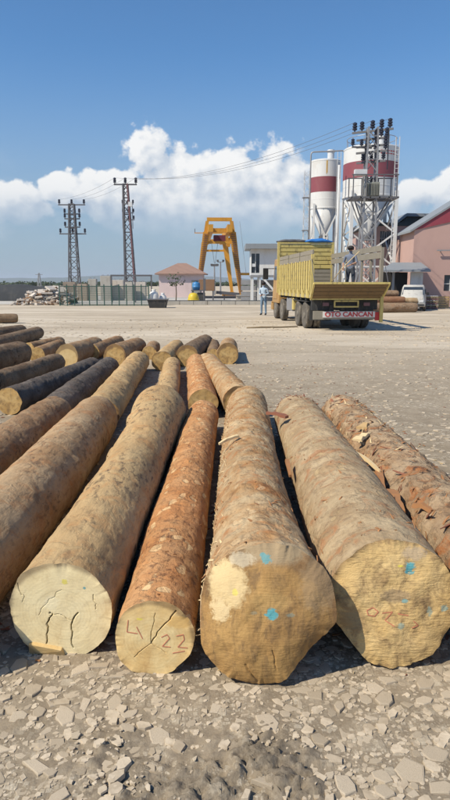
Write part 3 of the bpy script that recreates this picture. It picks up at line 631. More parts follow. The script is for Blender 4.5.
# -- the big front logs
DU = 0.014
l1 = make_log('thick tan log left of the cream-faced log, running out of the picture', Vector((-1.34, 2.38, 0.25)), Vector((-1.43, 6.9, 0.23)), 0.25, 0.245, B_tan, F_pale, 21, DU, 0.02, bend=0.03, knots=12)
l2 = make_log('beige log with clean cream cut end cracked across, thickening towards its far end', near_axis(60, 610, 0.237), far_axis(160, 384, 0.30), 0.237, 0.275, B_beige, F_l2, 22, DU, 0.018, face_du=0.0024, flare=0.035, knots=14, wob=1.5, mid=-0.028, bend=0.03,
              cracks=[([(-0.30, -0.72), (-0.26, -0.45), (-0.28, -0.30), (-0.16, -0.12), (-0.20, -0.05)], 0.017, 0.035), ([(0.22, -0.80), (0.20, -0.55), (0.20, -0.32), (0.34, -0.06)], 0.016, 0.035),
                      ([(-0.20, -0.12), (0.02, -0.10), (0.20, -0.22)], 0.010, 0.008), ([(-0.42, -0.12), (-0.36, 0.02), (-0.20, 0.22), (0.05, 0.42)], 0.008, 0.004), ([(0.65, 0.32), (0.70, 0.12), (0.69, 0.02)], 0.009, 0.006),
                      ([(-0.78, 0.55), (-0.75, 0.38), (-0.68, 0.30), (-0.72, 0.16)], 0.009, 0.006)])
hw = MB().hexa([(-0.155, 0.00, 0.005), (0.015, 0.0, 0.0), (0.02, 0.10, 0.0), (-0.15, 0.10, 0.0), (-0.150, -0.018, 0.075), (0.0, -0.022, 0.045), (0.01, 0.09, 0.07), (-0.14, 0.09, 0.07)]).build('hinge_splinter', F_pale, l2[0], bevel=0.006)
l3 = make_log('slim reddish log with flaking bark and honey cut end numbered in red', near_axis(154, 638, 0.178), far_axis(203, 398, 0.19), 0.178, 0.19, B_red, F_l3, 23, DU, 0.016, wob=1.4, face_du=0.0022, knots=8,
              cracks=[([(-0.07, -0.14), (0.08, 0.15), (0.40, 0.50), (0.55, 0.72)], 0.020, 0.02), ([(-0.07, -0.14), (-0.02, 0.30), (0.05, 0.66)], 0.012, 0.008), ([(-0.07, -0.14), (-0.35, -0.36), (-0.50, -0.52)], 0.013, 0.010), ([(-0.07, -0.14), (0.28, -0.40)], 0.011, 0.008)])
for pts in ([(-0.62, 0.48), (-0.66, 0.16), (-0.40, 0.12)], [(-0.42, 0.30), (-0.28, -0.02)], [(0.18, 0.02), (0.32, 0.10), (0.38, 0.0), (0.20, -0.22), (0.40, -0.24)], [(0.55, 0.06), (0.72, 0.10), (0.74, -0.04), (0.58, -0.24), (0.82, -0.26)], [(0.45, -0.40), (0.75, -0.34)]):
    stroke(pts, 0.178, 0.0036, 'painted_number', M['paintred'], l3[2])
l4 = make_log('thick fibrous log with brown dirty butt and two turquoise paint dots', near_axis(266, 615, 0.295), far_axis(247, 384, 0.235), 0.295, 0.235, B_fibre, F_l4, 24, DU, 0.024, ragged=0.035, relief=0.022, rmid=0.232, bend=-0.03, tilt=0.24, dome=0.065, face_du=0.0045,
              flats=[(R(-42), 0.80, 1.0), (R(180), 0.95, 1.2)], knots=8, cracks=[([(-0.30, -0.62), (-0.12, -0.92)], 0.02, 0.008), ([(0.08, -0.40), (0.14, -0.70)], 0.014, 0.006)])
l5 = make_log('thick grey-brown log with rough ochre butt, rightmost of the front ends', near_axis(392, 602, 0.285), far_axis(296, 392, 0.25), 0.285, 0.25, B_grey, F_l5, 25, DU, 0.018, ragged=0.03, relief=0.03, bend=0.02, tilt=0.26, dome=0.03, face_du=0.0045,
              flats=[(R(-140), 0.88, 1.0)], knots=8)
for pts in ([(-0.42, -0.08), (-0.32, -0.04), (-0.24, -0.10), (-0.30, -0.17), (-0.40, -0.15), (-0.42, -0.08)], [(-0.18, -0.12), (-0.02, -0.10), (-0.14, -0.22), (0.0, -0.30)], [(0.06, -0.12), (0.22, -0.14)], [(0.30, -0.22), (0.38, -0.30), (0.28, -0.34)]):
    stroke(pts, 0.285, 0.004, 'painted_number', M['paintred'], l5[2])
l6 = make_log('torn-bark log lying along the right side of the ochre-butt log', Vector((1.37, 2.3, 0.24)), Vector((1.31, 7.0, 0.24)), 0.245, 0.24, B_torn, F_pale, 26, 0.016, 0.06, knots=12, far_round=0.3)
for lg, n, sz, a, b, c, d, mt in ((l4, 330, 0.024, 0, 0.95, R(140), R(200), 'splinter'), (l4, 90, 0.03, 0.02, 0.98, R(20), R(170), 'shred'), (l5, 60, 0.032, 0.05, 1, R(20), R(170), 'shred'), (l6, 170, 0.05, 0, 1, R(40), R(185), 'shred'), (l6, 36, 0.06, 0.55, 1, R(30), R(180), 'splinter'),
                                (l6, 60, 0.07, 0.0, 1, R(30), R(180), 'redbrown'), (l3, 90, 0.022, 0, 1, R(0), R(185), 'shred'), (l5, 40, 0.05, 0.93, 1, R(20), R(170), 'redbrown'), (l2, 30, 0.03, 0.1, 0.9, R(130), R(190), 'shred')):
    shreds(lg[3], n, n + int(sz * 999), sz, a, b, c, d, M[mt], lg[0], 'loose_fibre', 0.45)
def on_log(lg, px, py, ymid):                            # local point on the log's back under a pixel
    w_ = D(px, py, ymid); bpy.context.view_layer.update(); return lg[0].matrix_world.inverted() @ w_
a = P(219, 444, 0.46); b = P(238, 436, 0.50); bpy.context.view_layer.update(); iv = l4[0].matrix_world.inverted()
sliver('splinter', iv @ b, iv @ a, 0.022, M['splinter'], l4[0])
a = P(267, 413, 0.47); b = P(287, 417, 0.47); sliver('splinter', iv @ b, iv @ a, 0.035, M['redbrown'], l4[0], 0.016)
iv = l6[0].matrix_world.inverted()
for (x0, y0, x1, y1, zz, w_, mt) in ((354, 452, 380, 472, 0.40, 0.02, 'splinter'), (357, 440, 370, 434, 0.44, 0.045, 'splinter'), (362, 428, 368, 424, 0.46, 0.045, 'crate'), (378, 470, 384, 490, 0.38, 0.03, 'shred'), (388, 490, 402, 512, 0.38, 0.05, 'shred'),
                                     (346, 401, 354, 406, 0.44, 0.028, 'redbrown'), (357, 407, 366, 414, 0.41, 0.026, 'redbrown'), (415, 505, 432, 512, 0.42, 0.03, 'shred')):
    sliver('splinter', iv @ P(x0, y0, zz), iv @ P(x1, y1, zz), w_, M[mt], l6[0], 0.014)
iv = l5[0].matrix_world.inverted()
sliver('splinter', iv @ P(287, 460, 0.40), iv @ P(290, 476, 0.36), 0.02, M['shred'], l5[0])
# -- second and third rows
logs = [
 # label, near axis, far axis, r0, r1, bark, face, seed, extra
 ('brown log tapering to a rounded end, left of the tan log', Vector((-2.02, 2.6, 0.21)), far_axis(55, 394, 0.21), 0.215, 0.21, B_brown, None, 31, dict(du=0.02)),
 ('tan log laid end to end behind the thick tan log', at_Y(100, 7.0, 0.21), far_axis(139, 350, 0.20), 0.21, 0.20, B_beige, None, 32, dict(du=0.022)),
 ('black charred-looking log laid end to end behind the brown log', at_Y(55, 7.3, 0.19), far_axis(110, 356, 0.19), 0.19, 0.185, B_black, None, 33, dict(du=0.025)),
 ('dark log showing a round yellow end beside the blackened log', near_axis(9, 402, 0.175), far_axis(94, 357, 0.17), 0.175, 0.17, B_black, F_far, 34, dict(du=0.025)),
 ('dark brown log second from the blackened log, past the yellow-ended one', Vector((-3.72, 8.0, 0.17)), far_axis(58, 353, 0.18), 0.18, 0.18, B_dark, None, 35, dict(du=0.03)),
 ('fat dark log with a blunt rounded end among the far logs', Vector((-4.7, 8.6, 0.27)), far_axis(22, 340, 0.27), 0.27, 0.27, B_dark, None, 36, dict(du=0.03, far_round=0.3)),
 ('red-brown log with ochre face behind the honey-ended log', near_axis(203, 404, 0.185), far_axis(196, 353, 0.185), 0.185, 0.185, B_red, F_far, 37, dict(du=0.022)),
 ('grey log with wide ochre face at the far end of the red-brown log', near_axis(187, 356, 0.23), far_axis(206, 334, 0.20), 0.23, 0.20, B_dark, F_far, 38, dict(du=0.03)),
 ('pale fibrous log angled left behind the brown-butt log', at_Y(240, 7.75, 0.21), far_axis(207, 351, 0.20), 0.215, 0.19, B_fibre, None, 39, dict(du=0.022, far_round=0.35)),
 ('orange-brown log with dull yellow face, beside the open yard past the pale fibrous log', near_axis(228, 354, 0.225), far_axis(229, 337, 0.20), 0.225, 0.20, B_tan, F_far, 40, dict(du=0.03)),
 ('short dark log wedged between the grey ochre-faced log and the orange-brown one', at_Y(213, 13.4, 0.15), far_axis(214, 339, 0.15), 0.15, 0.15, B_dark, None, 41, dict(du=0.03)),
 ('narrow beige log directly behind the cream-faced log', at_Y(164, 7.5, 0.165), far_axis(172, 356, 0.16), 0.17, 0.16, B_beige, None, 42, dict(du=0.022)),
 ('tan log with half-hidden yellowish face past the narrow beige log', near_axis(162, 361, 0.20), far_axis(177, 339, 0.18), 0.20, 0.18, B_beige, F_far, 43, dict(du=0.03)),
 ('short red-brown log left of the half-hidden yellowish face', near_axis(149, 353, 0.15), far_axis(154, 340, 0.16), 0.15, 0.16, B_brown, F_far, 44, dict(du=0.03)),
 ('dark brown log with bright yellow face behind the end-to-end tan log', near_axis(115, 355, 0.22), far_axis(139, 337, 0.20), 0.22, 0.20, B_brown, F_far, 45, dict(du=0.03)),
 ('mottled brown log between the pale cream face and the bright yellow face', near_axis(92, 352, 0.17), far_axis(119, 335, 0.17), 0.17, 0.17, B_brown, F_far, 46, dict(du=0.03)),
 ('red-grey log with a big pale cream face among the far logs', near_axis(67, 356, 0.235), far_axis(97, 337, 0.21), 0.235, 0.21, B_brown, F_pale, 47, dict(du=0.03)),
 ('thin brown log with a small yellow face left of the pale cream face', near_axis(37, 355, 0.17), far_axis(60, 339, 0.16), 0.17, 0.16, B_brown, F_far, 48, dict(du=0.03)),
 ('brown log lying behind the small yellow face', near_axis(28, 349, 0.15), far_axis(60, 336, 0.15), 0.15, 0.15, B_brown, F_far, 49, dict(du=0.035)),
 ('knobbly brown log ending past the fat dark log', Vector((-5.6, 11.2, 0.2)), far_axis(38, 326, 0.20), 0.20, 0.20, B_dark, None, 50, dict(du=0.035)),
 ('dark log farthest out in the rows, by the bare yard', Vector((-7.4, 13.6, 0.2)), far_axis(22, 324, 0.20), 0.20, 0.20, B_dark, None, 51, dict(du=0.035)),
 ('lone short log lying out in the bare yard', Vector((-11.2, 26.6, 0.2)), Vector((-9.0, 27.2, 0.2)), 0.20, 0.20, B_dark, None, 52, dict(du=0.06)),
]
for (lab, A, B, r0, r1, mb_, mf_, sd_, ex) in logs: make_log(lab, A, B, r0, r1, mb_, mf_, sd_, amp=0.035, **ex)
lit_ = {'shred': MB(), 'splinter': MB(), 'redbrown': MB()}; rl2 = random.Random(44)
for k in range(1500):
    y = 2.2 + 11 * rl2.random() ** 1.6; x = rl2.uniform(-1.75, 1.9) * (1 + 0.02 * y) if rl2.random() < 0.8 else rl2.gauss(0, 2.2); l = rl2.uniform(0.012, 0.05); a = rl2.random() * 6.28; q = l * rl2.uniform(0.08, 0.25)
    if y < 2.75 and (rl2.random() < 0.7 or y < 2.45): continue
    l *= 0.5 if y < 2.75 else 1.0; q *= 0.6 if y < 2.75 else 1.0; z = float(ground_z(x, y))
    d = Vector((math.cos(a), math.sin(a), rl2.uniform(-0.15, 0.25))) * l; e = Vector((-math.sin(a), math.cos(a), 0)) * q; c = Vector((x, y, z + 0.006)); t_ = Vector((0, 0, 0.0022))
    lit_[rl2.choice(('shred', 'redbrown', 'redbrown', 'splinter'))].hexa([c - e - t_, c + d - e * 0.5 - t_, c + d + e * 0.6 - t_, c + e - t_, c - e + t_, c + d - e * 0.5 + t_, c + d + e * 0.6 + t_, c + e + t_])
for k_, m_ in lit_.items(): tag(m_.build('bark_litter', M[k_]), {'shred': 'orange crumbs of bark littering the ground between the logs', 'splinter': 'pale wood chips littering the ground between the logs', 'redbrown': 'dark red-brown crumbs of bark littering the ground between the logs'}[k_], 'bark litter', kind='stuff')
# thin dark stick on the yard
st = thing('stick', 'thin dark pole lying on the yard in front of the truck wheels', 'stick', P(270, 328))
MB().tube([(-0.9, -0.1, 0.02), (-0.3, 0.02, 0.035), (0.4, 0.1, 0.03), (1.1, 0.35, 0.03)], [0.03, 0.035, 0.03, 0.02], 8).build('pole', M['plank'], st, True)
#@@BACKGROUND@@
# ------------------------------------------------------------------ yard edge and far country
hl = MB(); rn = random.Random(8); prev = None
for k in range(121):
    a = -1.25 + 2.5 * k / 120; d = 4200 + 500 * math.sin(k * 0.21); h = 36 + 16 * math.sin(k * 0.13 + 1) + 9 * math.sin(k * 0.37) + rn.uniform(-3, 3)
    p = [(math.sin(a) * d, math.cos(a) * d, -6), (math.sin(a) * (d + 250), math.cos(a) * (d + 250), h * 0.8), (math.sin(a) * (d + 700), math.cos(a) * (d + 700), h), (math.sin(a) * (d + 1600), math.cos(a) * (d + 1600), -6)]
    b = len(hl.v); hl.v += p
    if k: hl.f += [(b - 4 + i, b + i, b + i + 1, b - 3 + i) for i in range(3)]
tag(hl.build('hills', M['hill'], None, True), 'low bluish hills along the horizon', 'hills', kind='structure')
fp = MB()
for k in range(1500):                                    # far belt of trees and scrub, one mass
    a = rn.uniform(-0.62, 0.62); d = rn.uniform(330, 620); x, y = math.sin(a) * d, math.cos(a) * d; h = rn.uniform(1.2, 3.6); r_ = rn.uniform(1.6, 4.5)
    for j in range(5):
        c = Vector((x + rn.uniform(-r_, r_), y + rn.uniform(-r_, r_), h * rn.uniform(0.25, 0.8))); s = rn.uniform(0.5, 1.3)
        vv = [c + Vector((rn.uniform(-1, 1), rn.uniform(-1, 1), rn.uniform(-0.8, 0.8))) * s for _ in range(4)]; fp.add(vv, [(0, 1, 2), (0, 2, 3), (0, 3, 1), (1, 3, 2)])
    c = Vector((x, y, 0)); vv = [c + Vector((rn.uniform(-1, 1) * r_, rn.uniform(-1, 1) * r_, z)) for z in (-0.2, -0.2, h * 0.6, h * 0.5)]; fp.add(vv, [(0, 1, 2), (0, 2, 3), (0, 3, 1), (1, 3, 2)])
tag(fp.build('tree_belt', M['leaf']), 'far dark belt of trees and scrub below the hills', 'trees', kind='stuff')
sl = MB(); sl.box((-1.5, 66, 0.02), (44, 31, 0.06)); tag(sl.build('concrete_yard', M['slab']), 'pale concrete yard under the crane', 'pavement', kind='structure')

def lattice(mb_leg, mb_br, w0, w1, H, n, leg=0.08, br=0.04, lean=(0, 0)):
    def at(z, sx, sy):
        f = z / H; w_ = (w0 + (w1 - w0) * f) / 2; return Vector((sx * w_ + lean[0] * f, sy * w_ + lean[1] * f, z))
    cs = [(-1, -1), (1, -1), (1, 1), (-1, 1)]
    for i, c in enumerate(cs): mb_leg[i].bar(at(0, *c), at(H, *c), leg)
    hs = [H * (1 - (1 - k / n) ** 1.15) for k in range(n + 1)]
    for k in range(n):
        for i in range(4):
            a, b = cs[i], cs[(i + 1) % 4]
            p, q = (a, b) if (k + i) % 2 else (b, a)
            mb_br.bar(at(hs[k], *p), at(hs[k + 1], *q), br)
            if k % 2 == 0: mb_br.bar(at(hs[k + 1], *a), at(hs[k + 1], *b), br * 0.8)
    return at
INS = MB().lathe([(0.03, 0), (0.03, 0.06), (0.10, 0.08), (0.11, 0.14), (0.05, 0.16), (0.10, 0.19), (0.11, 0.25), (0.05, 0.27), (0.095, 0.30), (0.10, 0.36), (0.04, 0.40)], 10).mesh('insulator'); INS.materials.append(M['insul'])
def insulator(parent, p, s=1.0, rx=0.0):
    o = obj('insulator', INS, None, parent); o.location = p; o.scale = (s, s, s); o.rotation_euler = (rx, 0, 0); return o
def pylon(label, base, H, w0, w1, lean, mat, levels, group):
    t = thing('lattice_pylon', label, 'pylon', base, 0.0, group)
    lg = [MB() for _ in range(4)]; br = MB(); at = lattice(lg, br, w0, w1, H, 13, 0.15, 0.075, lean)
    for i, l in enumerate(lg): l.build('leg', mat if i != 1 or lean[0] > -0.2 else M['rust'], t)
    br.build('bracing', mat, t)
    ends = []
    for (z, half, pos, hang) in levels:
        c = (at(z, -1, 0) + at(z, 1, 0)) / 2
        MB().bar(c + Vector((-half, 0, 0)), c + Vector((half, 0, 0)), 0.14, 0.14).build('cross_arm', mat, t)
        for x in pos:
            q = c + Vector((x, 0, 0.07 if not hang else -0.07)); insulator(t, q, 1.55, math.pi if hang else 0)
            ends.append(Vector(base) + q + Vector((0, 0, 0.6 if not hang else -0.6)))
    return t, at, ends
YP1, YP2 = 84.0, 68.0
b1 = D(75, 290, YP1); b1.z = 0; H1 = D(72, 204, YP1).z
p1 = pylon('straight dark lattice pylon with two long cross arms, behind the rubble pile', b1, H1, 1.35, 0.62, (0.05, 0), M['dkgalv'],
           [(H1 - 0.1, 1.75, (-1.6, 0, 1.6), False), (H1 - 1.25, 1.0, (-0.95, 0.95), False), (H1 - 1.85, 1.0, (-0.95, 0.95), False), (H1 - 2.9, 1.0, (-0.95, 0.95), False), (H1 - 3.75, 1.75, (-1.6, 0.0, 1.6), False)], 'pylons of the power line')
b2 = D(131, 290, YP2); b2.z = 0; H2 = D(121, 184, YP2).z; tx2 = D(121, 184, YP2).x - b2.x
p2 = pylon('leaning lattice pylon with red-painted leg and equipment brackets near its top', b2, H2, 1.1, 0.45, (tx2 + 0.45, 0), M['dkgalv'],
           [(H2 - 0.05, 1.2, (-1.1, 0, 1.1), False)], 'pylons of the power line')
for z_, hw_ in ((H2 - 2.0, 0.75), (H2 - 2.9, 0.75), (H2 - 3.6, 0.8)):
    c = (p2[1](z_, -1, 0) + p2[1](z_, 1, 0)) / 2; mb = MB(); mb.bar(c + Vector((-hw_ * 0.6, 0, 0)), c + Vector((hw_, 0, 0)), 0.09); mb.build('bracket', M['galv'], p2[0])
    for x in (-0.4, 0.15, 0.7): insulator(p2[0], c + Vector((x, 0, 0.03)), 1.0)
c = (p2[1](H2 - 2.9, -1, 0) + p2[1](H2 - 2.9, 1, 0)) / 2
for x in (-0.45, 0.6): MB().bar(c + Vector((x, 0, -1.6)), c + Vector((x, 0, 1.1)), 0.07).build('hanger', M['galv'], p2[0])
c = (p2[1](H2 - 1.9, -1, 0) + p2[1](H2 - 1.9, 1, 0)) / 2; MB().box(c + Vector((0.45, -0.2, -0.15)), (0.4, 0.35, 0.45)).build('switch_box', M['white'], p2[0])

# ------------------------------------------------------------------ transformer pole by the silos
YT = 40.0; bt = D(364, 300, YT); bt.z = 0; HT = D(366, 133, YT).z
tp = thing('transformer_pole', 'lattice pole carrying a grey transformer on a platform and many dark insulators', 'utility pole', bt)
lg = [MB() for _ in range(4)]; br = MB(); at = lattice(lg, br, 1.0, 0.55, HT + 0.3, 14, 0.10, 0.05, (0.1, 0))
for l in lg: l.build('leg', M['galv'], tp)
br.build('bracing', M['galv'], tp)
tends = []
def Z(py): return D(366, py, YT).z
arm_ang = R(-28); ad = Vector((math.cos(arm_ang), math.sin(arm_ang), 0))
for (zz, half, xs, hang, s) in ((Z(131), 1.25, (-1.1, -0.65, 0.0, 0.55, 1.05), False, 1.4), (Z(139), 0.95, (0.25, 0.55, 0.9), False, 1.3), (Z(146), 0.95, (-0.25, 0.3, 0.85), False, 1.3), (Z(152), 0.95, (-0.3, 0.25, 0.85), False, 1.3), (Z(162), 0.9, (-0.5, 0.0, 0.35, 0.75), False, 1.2)):
    c = (at(zz, -1, -1) + at(zz, 1, 1)) / 2
    MB().bar(c - ad * half, c + ad * half, 0.11).build('cross_arm', M['dkgalv'], tp)
    for x in xs:
        q = c + ad * x + Vector((0, 0, 0.05)); insulator(tp, q, s); tends.append(Vector(bt) + q + Vector((0, 0, 0.4 * s)))
c = (at(Z(148), -1, -1) + at(Z(148), 1, 1)) / 2; MB().bar(c + Vector((-1.25, -0.3, 0)), c, 0.09).build('cross_arm', M['dkgalv'], tp)
for x in (-1.2, -0.65): insulator(tp, c + Vector((x, -0.25 if x < -1 else -0.15, 0.04)), 1.1)
MB().bar(c + Vector((1.05, 0.2, 1.0)), c + Vector((1.05, 0.2, -1.2)), 0.06).build('hanger', M['dkgalv'], tp)
zp = Z(199); px0, px1 = D(349, 199, YT).x - bt.x, D(395, 199, YT).x - bt.x
pf = MB()
for y in (-0.75, -0.25, 0.25, 0.75): pf.bar((px0, y, zp), (px1, y, zp), 0.10)
for x in np.linspace(px0, px1, 6): pf.bar((x, -0.8, zp + 0.003), (x, 0.8, zp + 0.003), 0.08)
pf.build('platform', M['dkgalv'], tp)
for x in (px0 + 0.1, px0 + 0.9, px1 - 0.9, px1 - 0.1):
    for y in (-0.7, 0.7): MB().bar((x, y, zp - 0.04), (x, y, zp + 1.3), 0.06).build('railing_post', M['dkgalv'], tp)
rl = MB()
for y in (-0.7, 0.7): rl.bar((px0, y, zp + 1.32), (px1, y, zp + 1.32), 0.06)
rl.build('hand_rail', M['dkgalv'], tp)
for x0, x1 in ((px0 + 0.2, -0.3), (px1 - 0.3, 0.35)):
    for y in (-0.5, 0.5): MB().bar((x0, y, zp), (x1, y * 0.7, zp - 1.7), 0.07).build('strut', M['dkgalv'], tp)
tb = MB(); tx = D(371, 190, YT).x - bt.x; tb.box((tx, -0.1, zp + 0.52), (0.85, 0.65, 0.85)); tr = tb.build('transformer_tank', M['box_grey'], tp, bevel=0.03)
for k in range(9): MB().box((tx - 0.38 + k * 0.095, -0.50, zp + 0.5), (0.03, 0.16, 0.7)).build('cooling_fin', M['box_grey'], tr)
for k in range(3): insulator(tp, (tx - 0.28 + 0.28 * k, 0, zp + 0.94), 1.0)
xb = D(359, 174, YT).x - bt.x; MB().box((xb, -0.45, Z(174)), (0.75, 0.35, 0.35)).build('switch_box', M['cone'], tp, bevel=0.02)

def wire(a, b, sag, lab):
    pts = [a.lerp(b, k / 24) - Vector((0, 0, sag * 4 * (k / 24) * (1 - k / 24))) for k in range(25)]
    o = MB().tube(pts, 0.011, 4).build('power_line', M['dkgalv']); tag(o, lab, 'cable', 'overhead power lines')
for k, i in enumerate((0, 2, 4)):
    wire(tends[i], p2[2][k], 1.2, 'thin overhead wire sagging from transformer pole to leaning pylon')
    wire(p2[2][k], p1[2][k], 0.4, 'thin overhead wire between the leaning pylon and the straight pylon')

# ------------------------------------------------------------------ cement silos
def silo(label, px, Y, rpx, ytop, yb0, yb1, ycyl, ycone, legs_px, rbot, ladder):
    c = D(px, 290, Y); c.z = 0; r = rpx / FPX * Y * 1.01; z = lambda py: D(px, py, Y).z
    # vertical lines converge downwards in the picture: centre taken at the drum
    c.x = D(px, (ytop + ycyl) / 2, Y).x
    t = thing('cement_silo', label, 'silo', c, 0, 'cement silos')
    zt, z0, z1, zc, zn = z(ytop), z(yb0), z(yb1), z(ycyl), z(ycone)
    MB().lathe([(r, zc), (r * 1.012, zc + 0.02), (r * 1.012, zc + 0.12), (r, zc + 0.14), (r, z1 - 0.6), (r * 1.006, z1 - 0.59), (r * 1.006, z1 - 0.55), (r, z1 - 0.54), (r, zt - 0.1), (r * 1.01, zt - 0.09), (r * 1.01, zt), (r * 0.97, zt + 0.06), (0.25, zt + 0.25)], 48).build('drum', M['white'], t, False)
    MB().lathe([(r * 1.004, z1), (r * 1.004, z0)], 48, cap=False).build('red_band', M['silo_red'], t, True)
    MB().lathe([(rbot, zn), (rbot, zn + 0.25), (r * 0.99, zc - 0.003)], 40).build('hopper_cone', M['cone'], t, True)
    MB().lathe([(rbot * 1.3, zn - 0.35), (rbot * 1.3, zn - 0.003)], 20).build('outlet_valve', M['dkgalv'], t)
    q = r * 0.80; cs = [(-q, -q), (q, -q), (q, q), (-q, q)]
    for (x, y) in cs: MB().bar((x, y, 0), (x, y, zc + 0.4), 0.24 if r > 1.5 else 0.17).build('leg', M['white'], t)
    hz = [0.3, zn * 0.55, zn + 0.1, zc - 0.2] if r > 1.5 else [0.3, zn * 0.6, zc - 0.1]
    for i in range(4):
        (x0, y0), (x1, y1) = cs[i], cs[(i + 1) % 4]
        for h0, h1 in zip(hz[:-1], hz[1:]):
            MB().bar((x0, y0, h0), (x1, y1, h1), 0.11).build('brace', M['white'], t); MB().bar((x1, y1, h0), (x0, y0, h1), 0.11).build('brace', M['white'], t)
            MB().box(((x0 + x1) / 2, (y0 + y1) / 2, (h0 + h1) / 2), (0.45 if x0 != x1 else 0.05, 0.05 if x0 != x1 else 0.45, 0.4)).build('gusset_plate', M['white'], t)
        MB().bar((x0, y0, hz[1]), (x1, y1, hz[1]), 0.13).build('beam', M['white'], t)
    rr = r * 0.9
    rail = MB().tube([(rr * math.cos(a), rr * math.sin(a), zt + 0.75) for a in np.linspace(0, 2 * math.pi, 25)], 0.025, 5)
    for a in np.linspace(0, 2 * math.pi, 13)[:-1]: rail.bar((rr * math.cos(a), rr * math.sin(a), zt + 0.1), (rr * math.cos(a), rr * math.sin(a), zt + 0.75), 0.035)
    if ladder: rail.build('roof_railing', M['galv'], t)
    MB().lathe([(0.28, zt + 0.2), (0.28, zt + 0.7), (0.34, zt + 0.72), (0.30, zt + 0.9), (0.05, zt + 0.95)], 16, (r * 0.3, -r * 0.2, 0)).build('vent_filter', M['cone'], t)
    la = MB(); xl = r * 1.02
    for s in (-0.2, 0.2): la.bar((xl * 0.72 + s * 0.7, -xl * 0.76 - s * 0.0 - 0.12, 0.4), (xl * 0.72 + s * 0.7, -xl * 0.76 - 0.12, zt + 0.6), 0.05)
    for k in range(int(zt / 0.33)): la.bar((xl * 0.72 - 0.14, -xl * 0.76 - 0.12, 0.6 + k * 0.33), (xl * 0.72 + 0.14, -xl * 0.76 - 0.12, 0.6 + k * 0.33), 0.03)
    la.build('ladder', M['cone'], t)
    return t, c, r, zt
s2 = silo('large white cement silo with red band, behind the transformer pole', 370.5, 51.0, 25.5, 150, 165, 181, 199, 236, None, 0.42, True)
s1 = silo('slimmer white cement silo with red band and rust streak down its top', 325, 55.0, 14.3, 162, 178.5, 193.5, 210, 236, None, 0.32, False)
t, c, r, zt = s1
ru = MB()
for k in range(7):
    a = R(-96 + k * 0.9); ru.v += [(1.006 * r * math.cos(a), 1.006 * r * math.sin(a), zt - 0.05), (1.006 * r * math.cos(a), 1.006 * r * math.sin(a), zt - (1.1 + 0.12 * math.sin(k * 2)))]
    if k: ru.f.append((2 * k - 2, 2 * k - 1, 2 * k + 1, 2 * k))
ru.build('rust_streak', plain('rust_stain', (0.52, 0.33, 0.10), 0.8, 0.3, 4.0), t)
t, c, r, zt = s2
lt = MB(); ang = -84
for k, wd in enumerate((4, 3, 5, 2, 5, 4, 4, 3)):        # worn red lettering, too small to read
    a0, a1 = R(ang), R(ang + wd); ang += wd + 2; z_ = D(370, 157, 51).z
    for zz in ((z_ - 0.14, z_ - 0.07), (z_ + 0.05, z_ + 0.13)):
        b = len(lt.v); lt.v += [(1.008 * r * math.cos(q), 1.008 * r * math.sin(q), h) for q, h in ((a0, zz[0]), (a1, zz[0]), (a1, zz[1]), (a0, zz[1]))]; lt.f.append((b, b + 1, b + 2, b + 3))
lt.build('worn_lettering', M['signred'], t)
# filling pipes and catwalk mast beside the slim silo
fpb = D(309, 290, 52); fpb.z = 0
t = thing('filling_pipe', 'tall grey filling pipe bent over the slim silo to the large one', 'pipe', fpb)
za = D(312, 152, 52).z; xa = D(311, 152, 52).x - fpb.x; xb_ = D(345, 150, 52).x - fpb.x
MB().tube([(xa, 0, 0), (xa, 0, za - 0.2), (xa + 0.06, 0, za - 0.05), (xa + 0.2, 0, za), (xb_ - 0.2, 0, za + 0.1), (xb_ - 0.05, 0, za + 0.02), (xb_, 0, za - 0.2), (xb_, 0, 0)], 0.055, 8).build('pipe', M['galv'], t, True)
for (pp, nm) in ((338, 0), (341, 1)):
    x_ = D(pp, 200, 50).x - fpb.x; MB().tube([(x_, -2 + nm, 0), (x_, -2 + nm, D(pp, 165 + nm * 12, 50).z)], 0.07, 8).build('pipe', M['white'], t, True)
mb_ = D(304.5, 290, 62); mb_.z = 0
t = thing('ladder_mast', 'slender grey lattice mast with rungs left of the slim silo', 'mast', mb_); mm = MB(); zm = D(304, 171, 62).z
mast_leg = [MB() for _ in range(4)]; at_ = lattice(mast_leg, mm, 0.5, 0.5, zm, 22, 0.05, 0.03)
for l in mast_leg: l.build('leg', M['cone'], t)
mm.build('bracing', M['cone'], t)
for k in (0.3, 0.55, 0.8): MB().box((0, 0, zm * k), (0.8, 0.7, 0.06)).build('rest_platform', M['galv'], t)

# ------------------------------------------------------------------ pink works building on the right
YB = 46.0
def XZ(px, py, Y): p = D(px, py, Y); return p.x, p.z
x0 = XZ(413, 260, YB)[0]; x1 = x0 + 11.0; zl = XZ(413, 230, YB)[1]; xr, zr = XZ(450, 222, YB); slope = (zr - zl) / (xr - x0); slope2 = (XZ(450, 207.5, YB)[1] - zl) / (xr - x0); xa_ = x0 + 8.5
bt_ = thing('works_building', 'large pink rendered works hall with maroon gable band and grey roof', 'building', (x0, YB, 0)); W = x1 - x0
def zt(x): return zl + slope * (x if x < W / 2 else W - x)
def zg_(x): return zl + 0.04 + slope2 * max(0.0, min(W, x) if x < W / 2 else W - min(W, x))
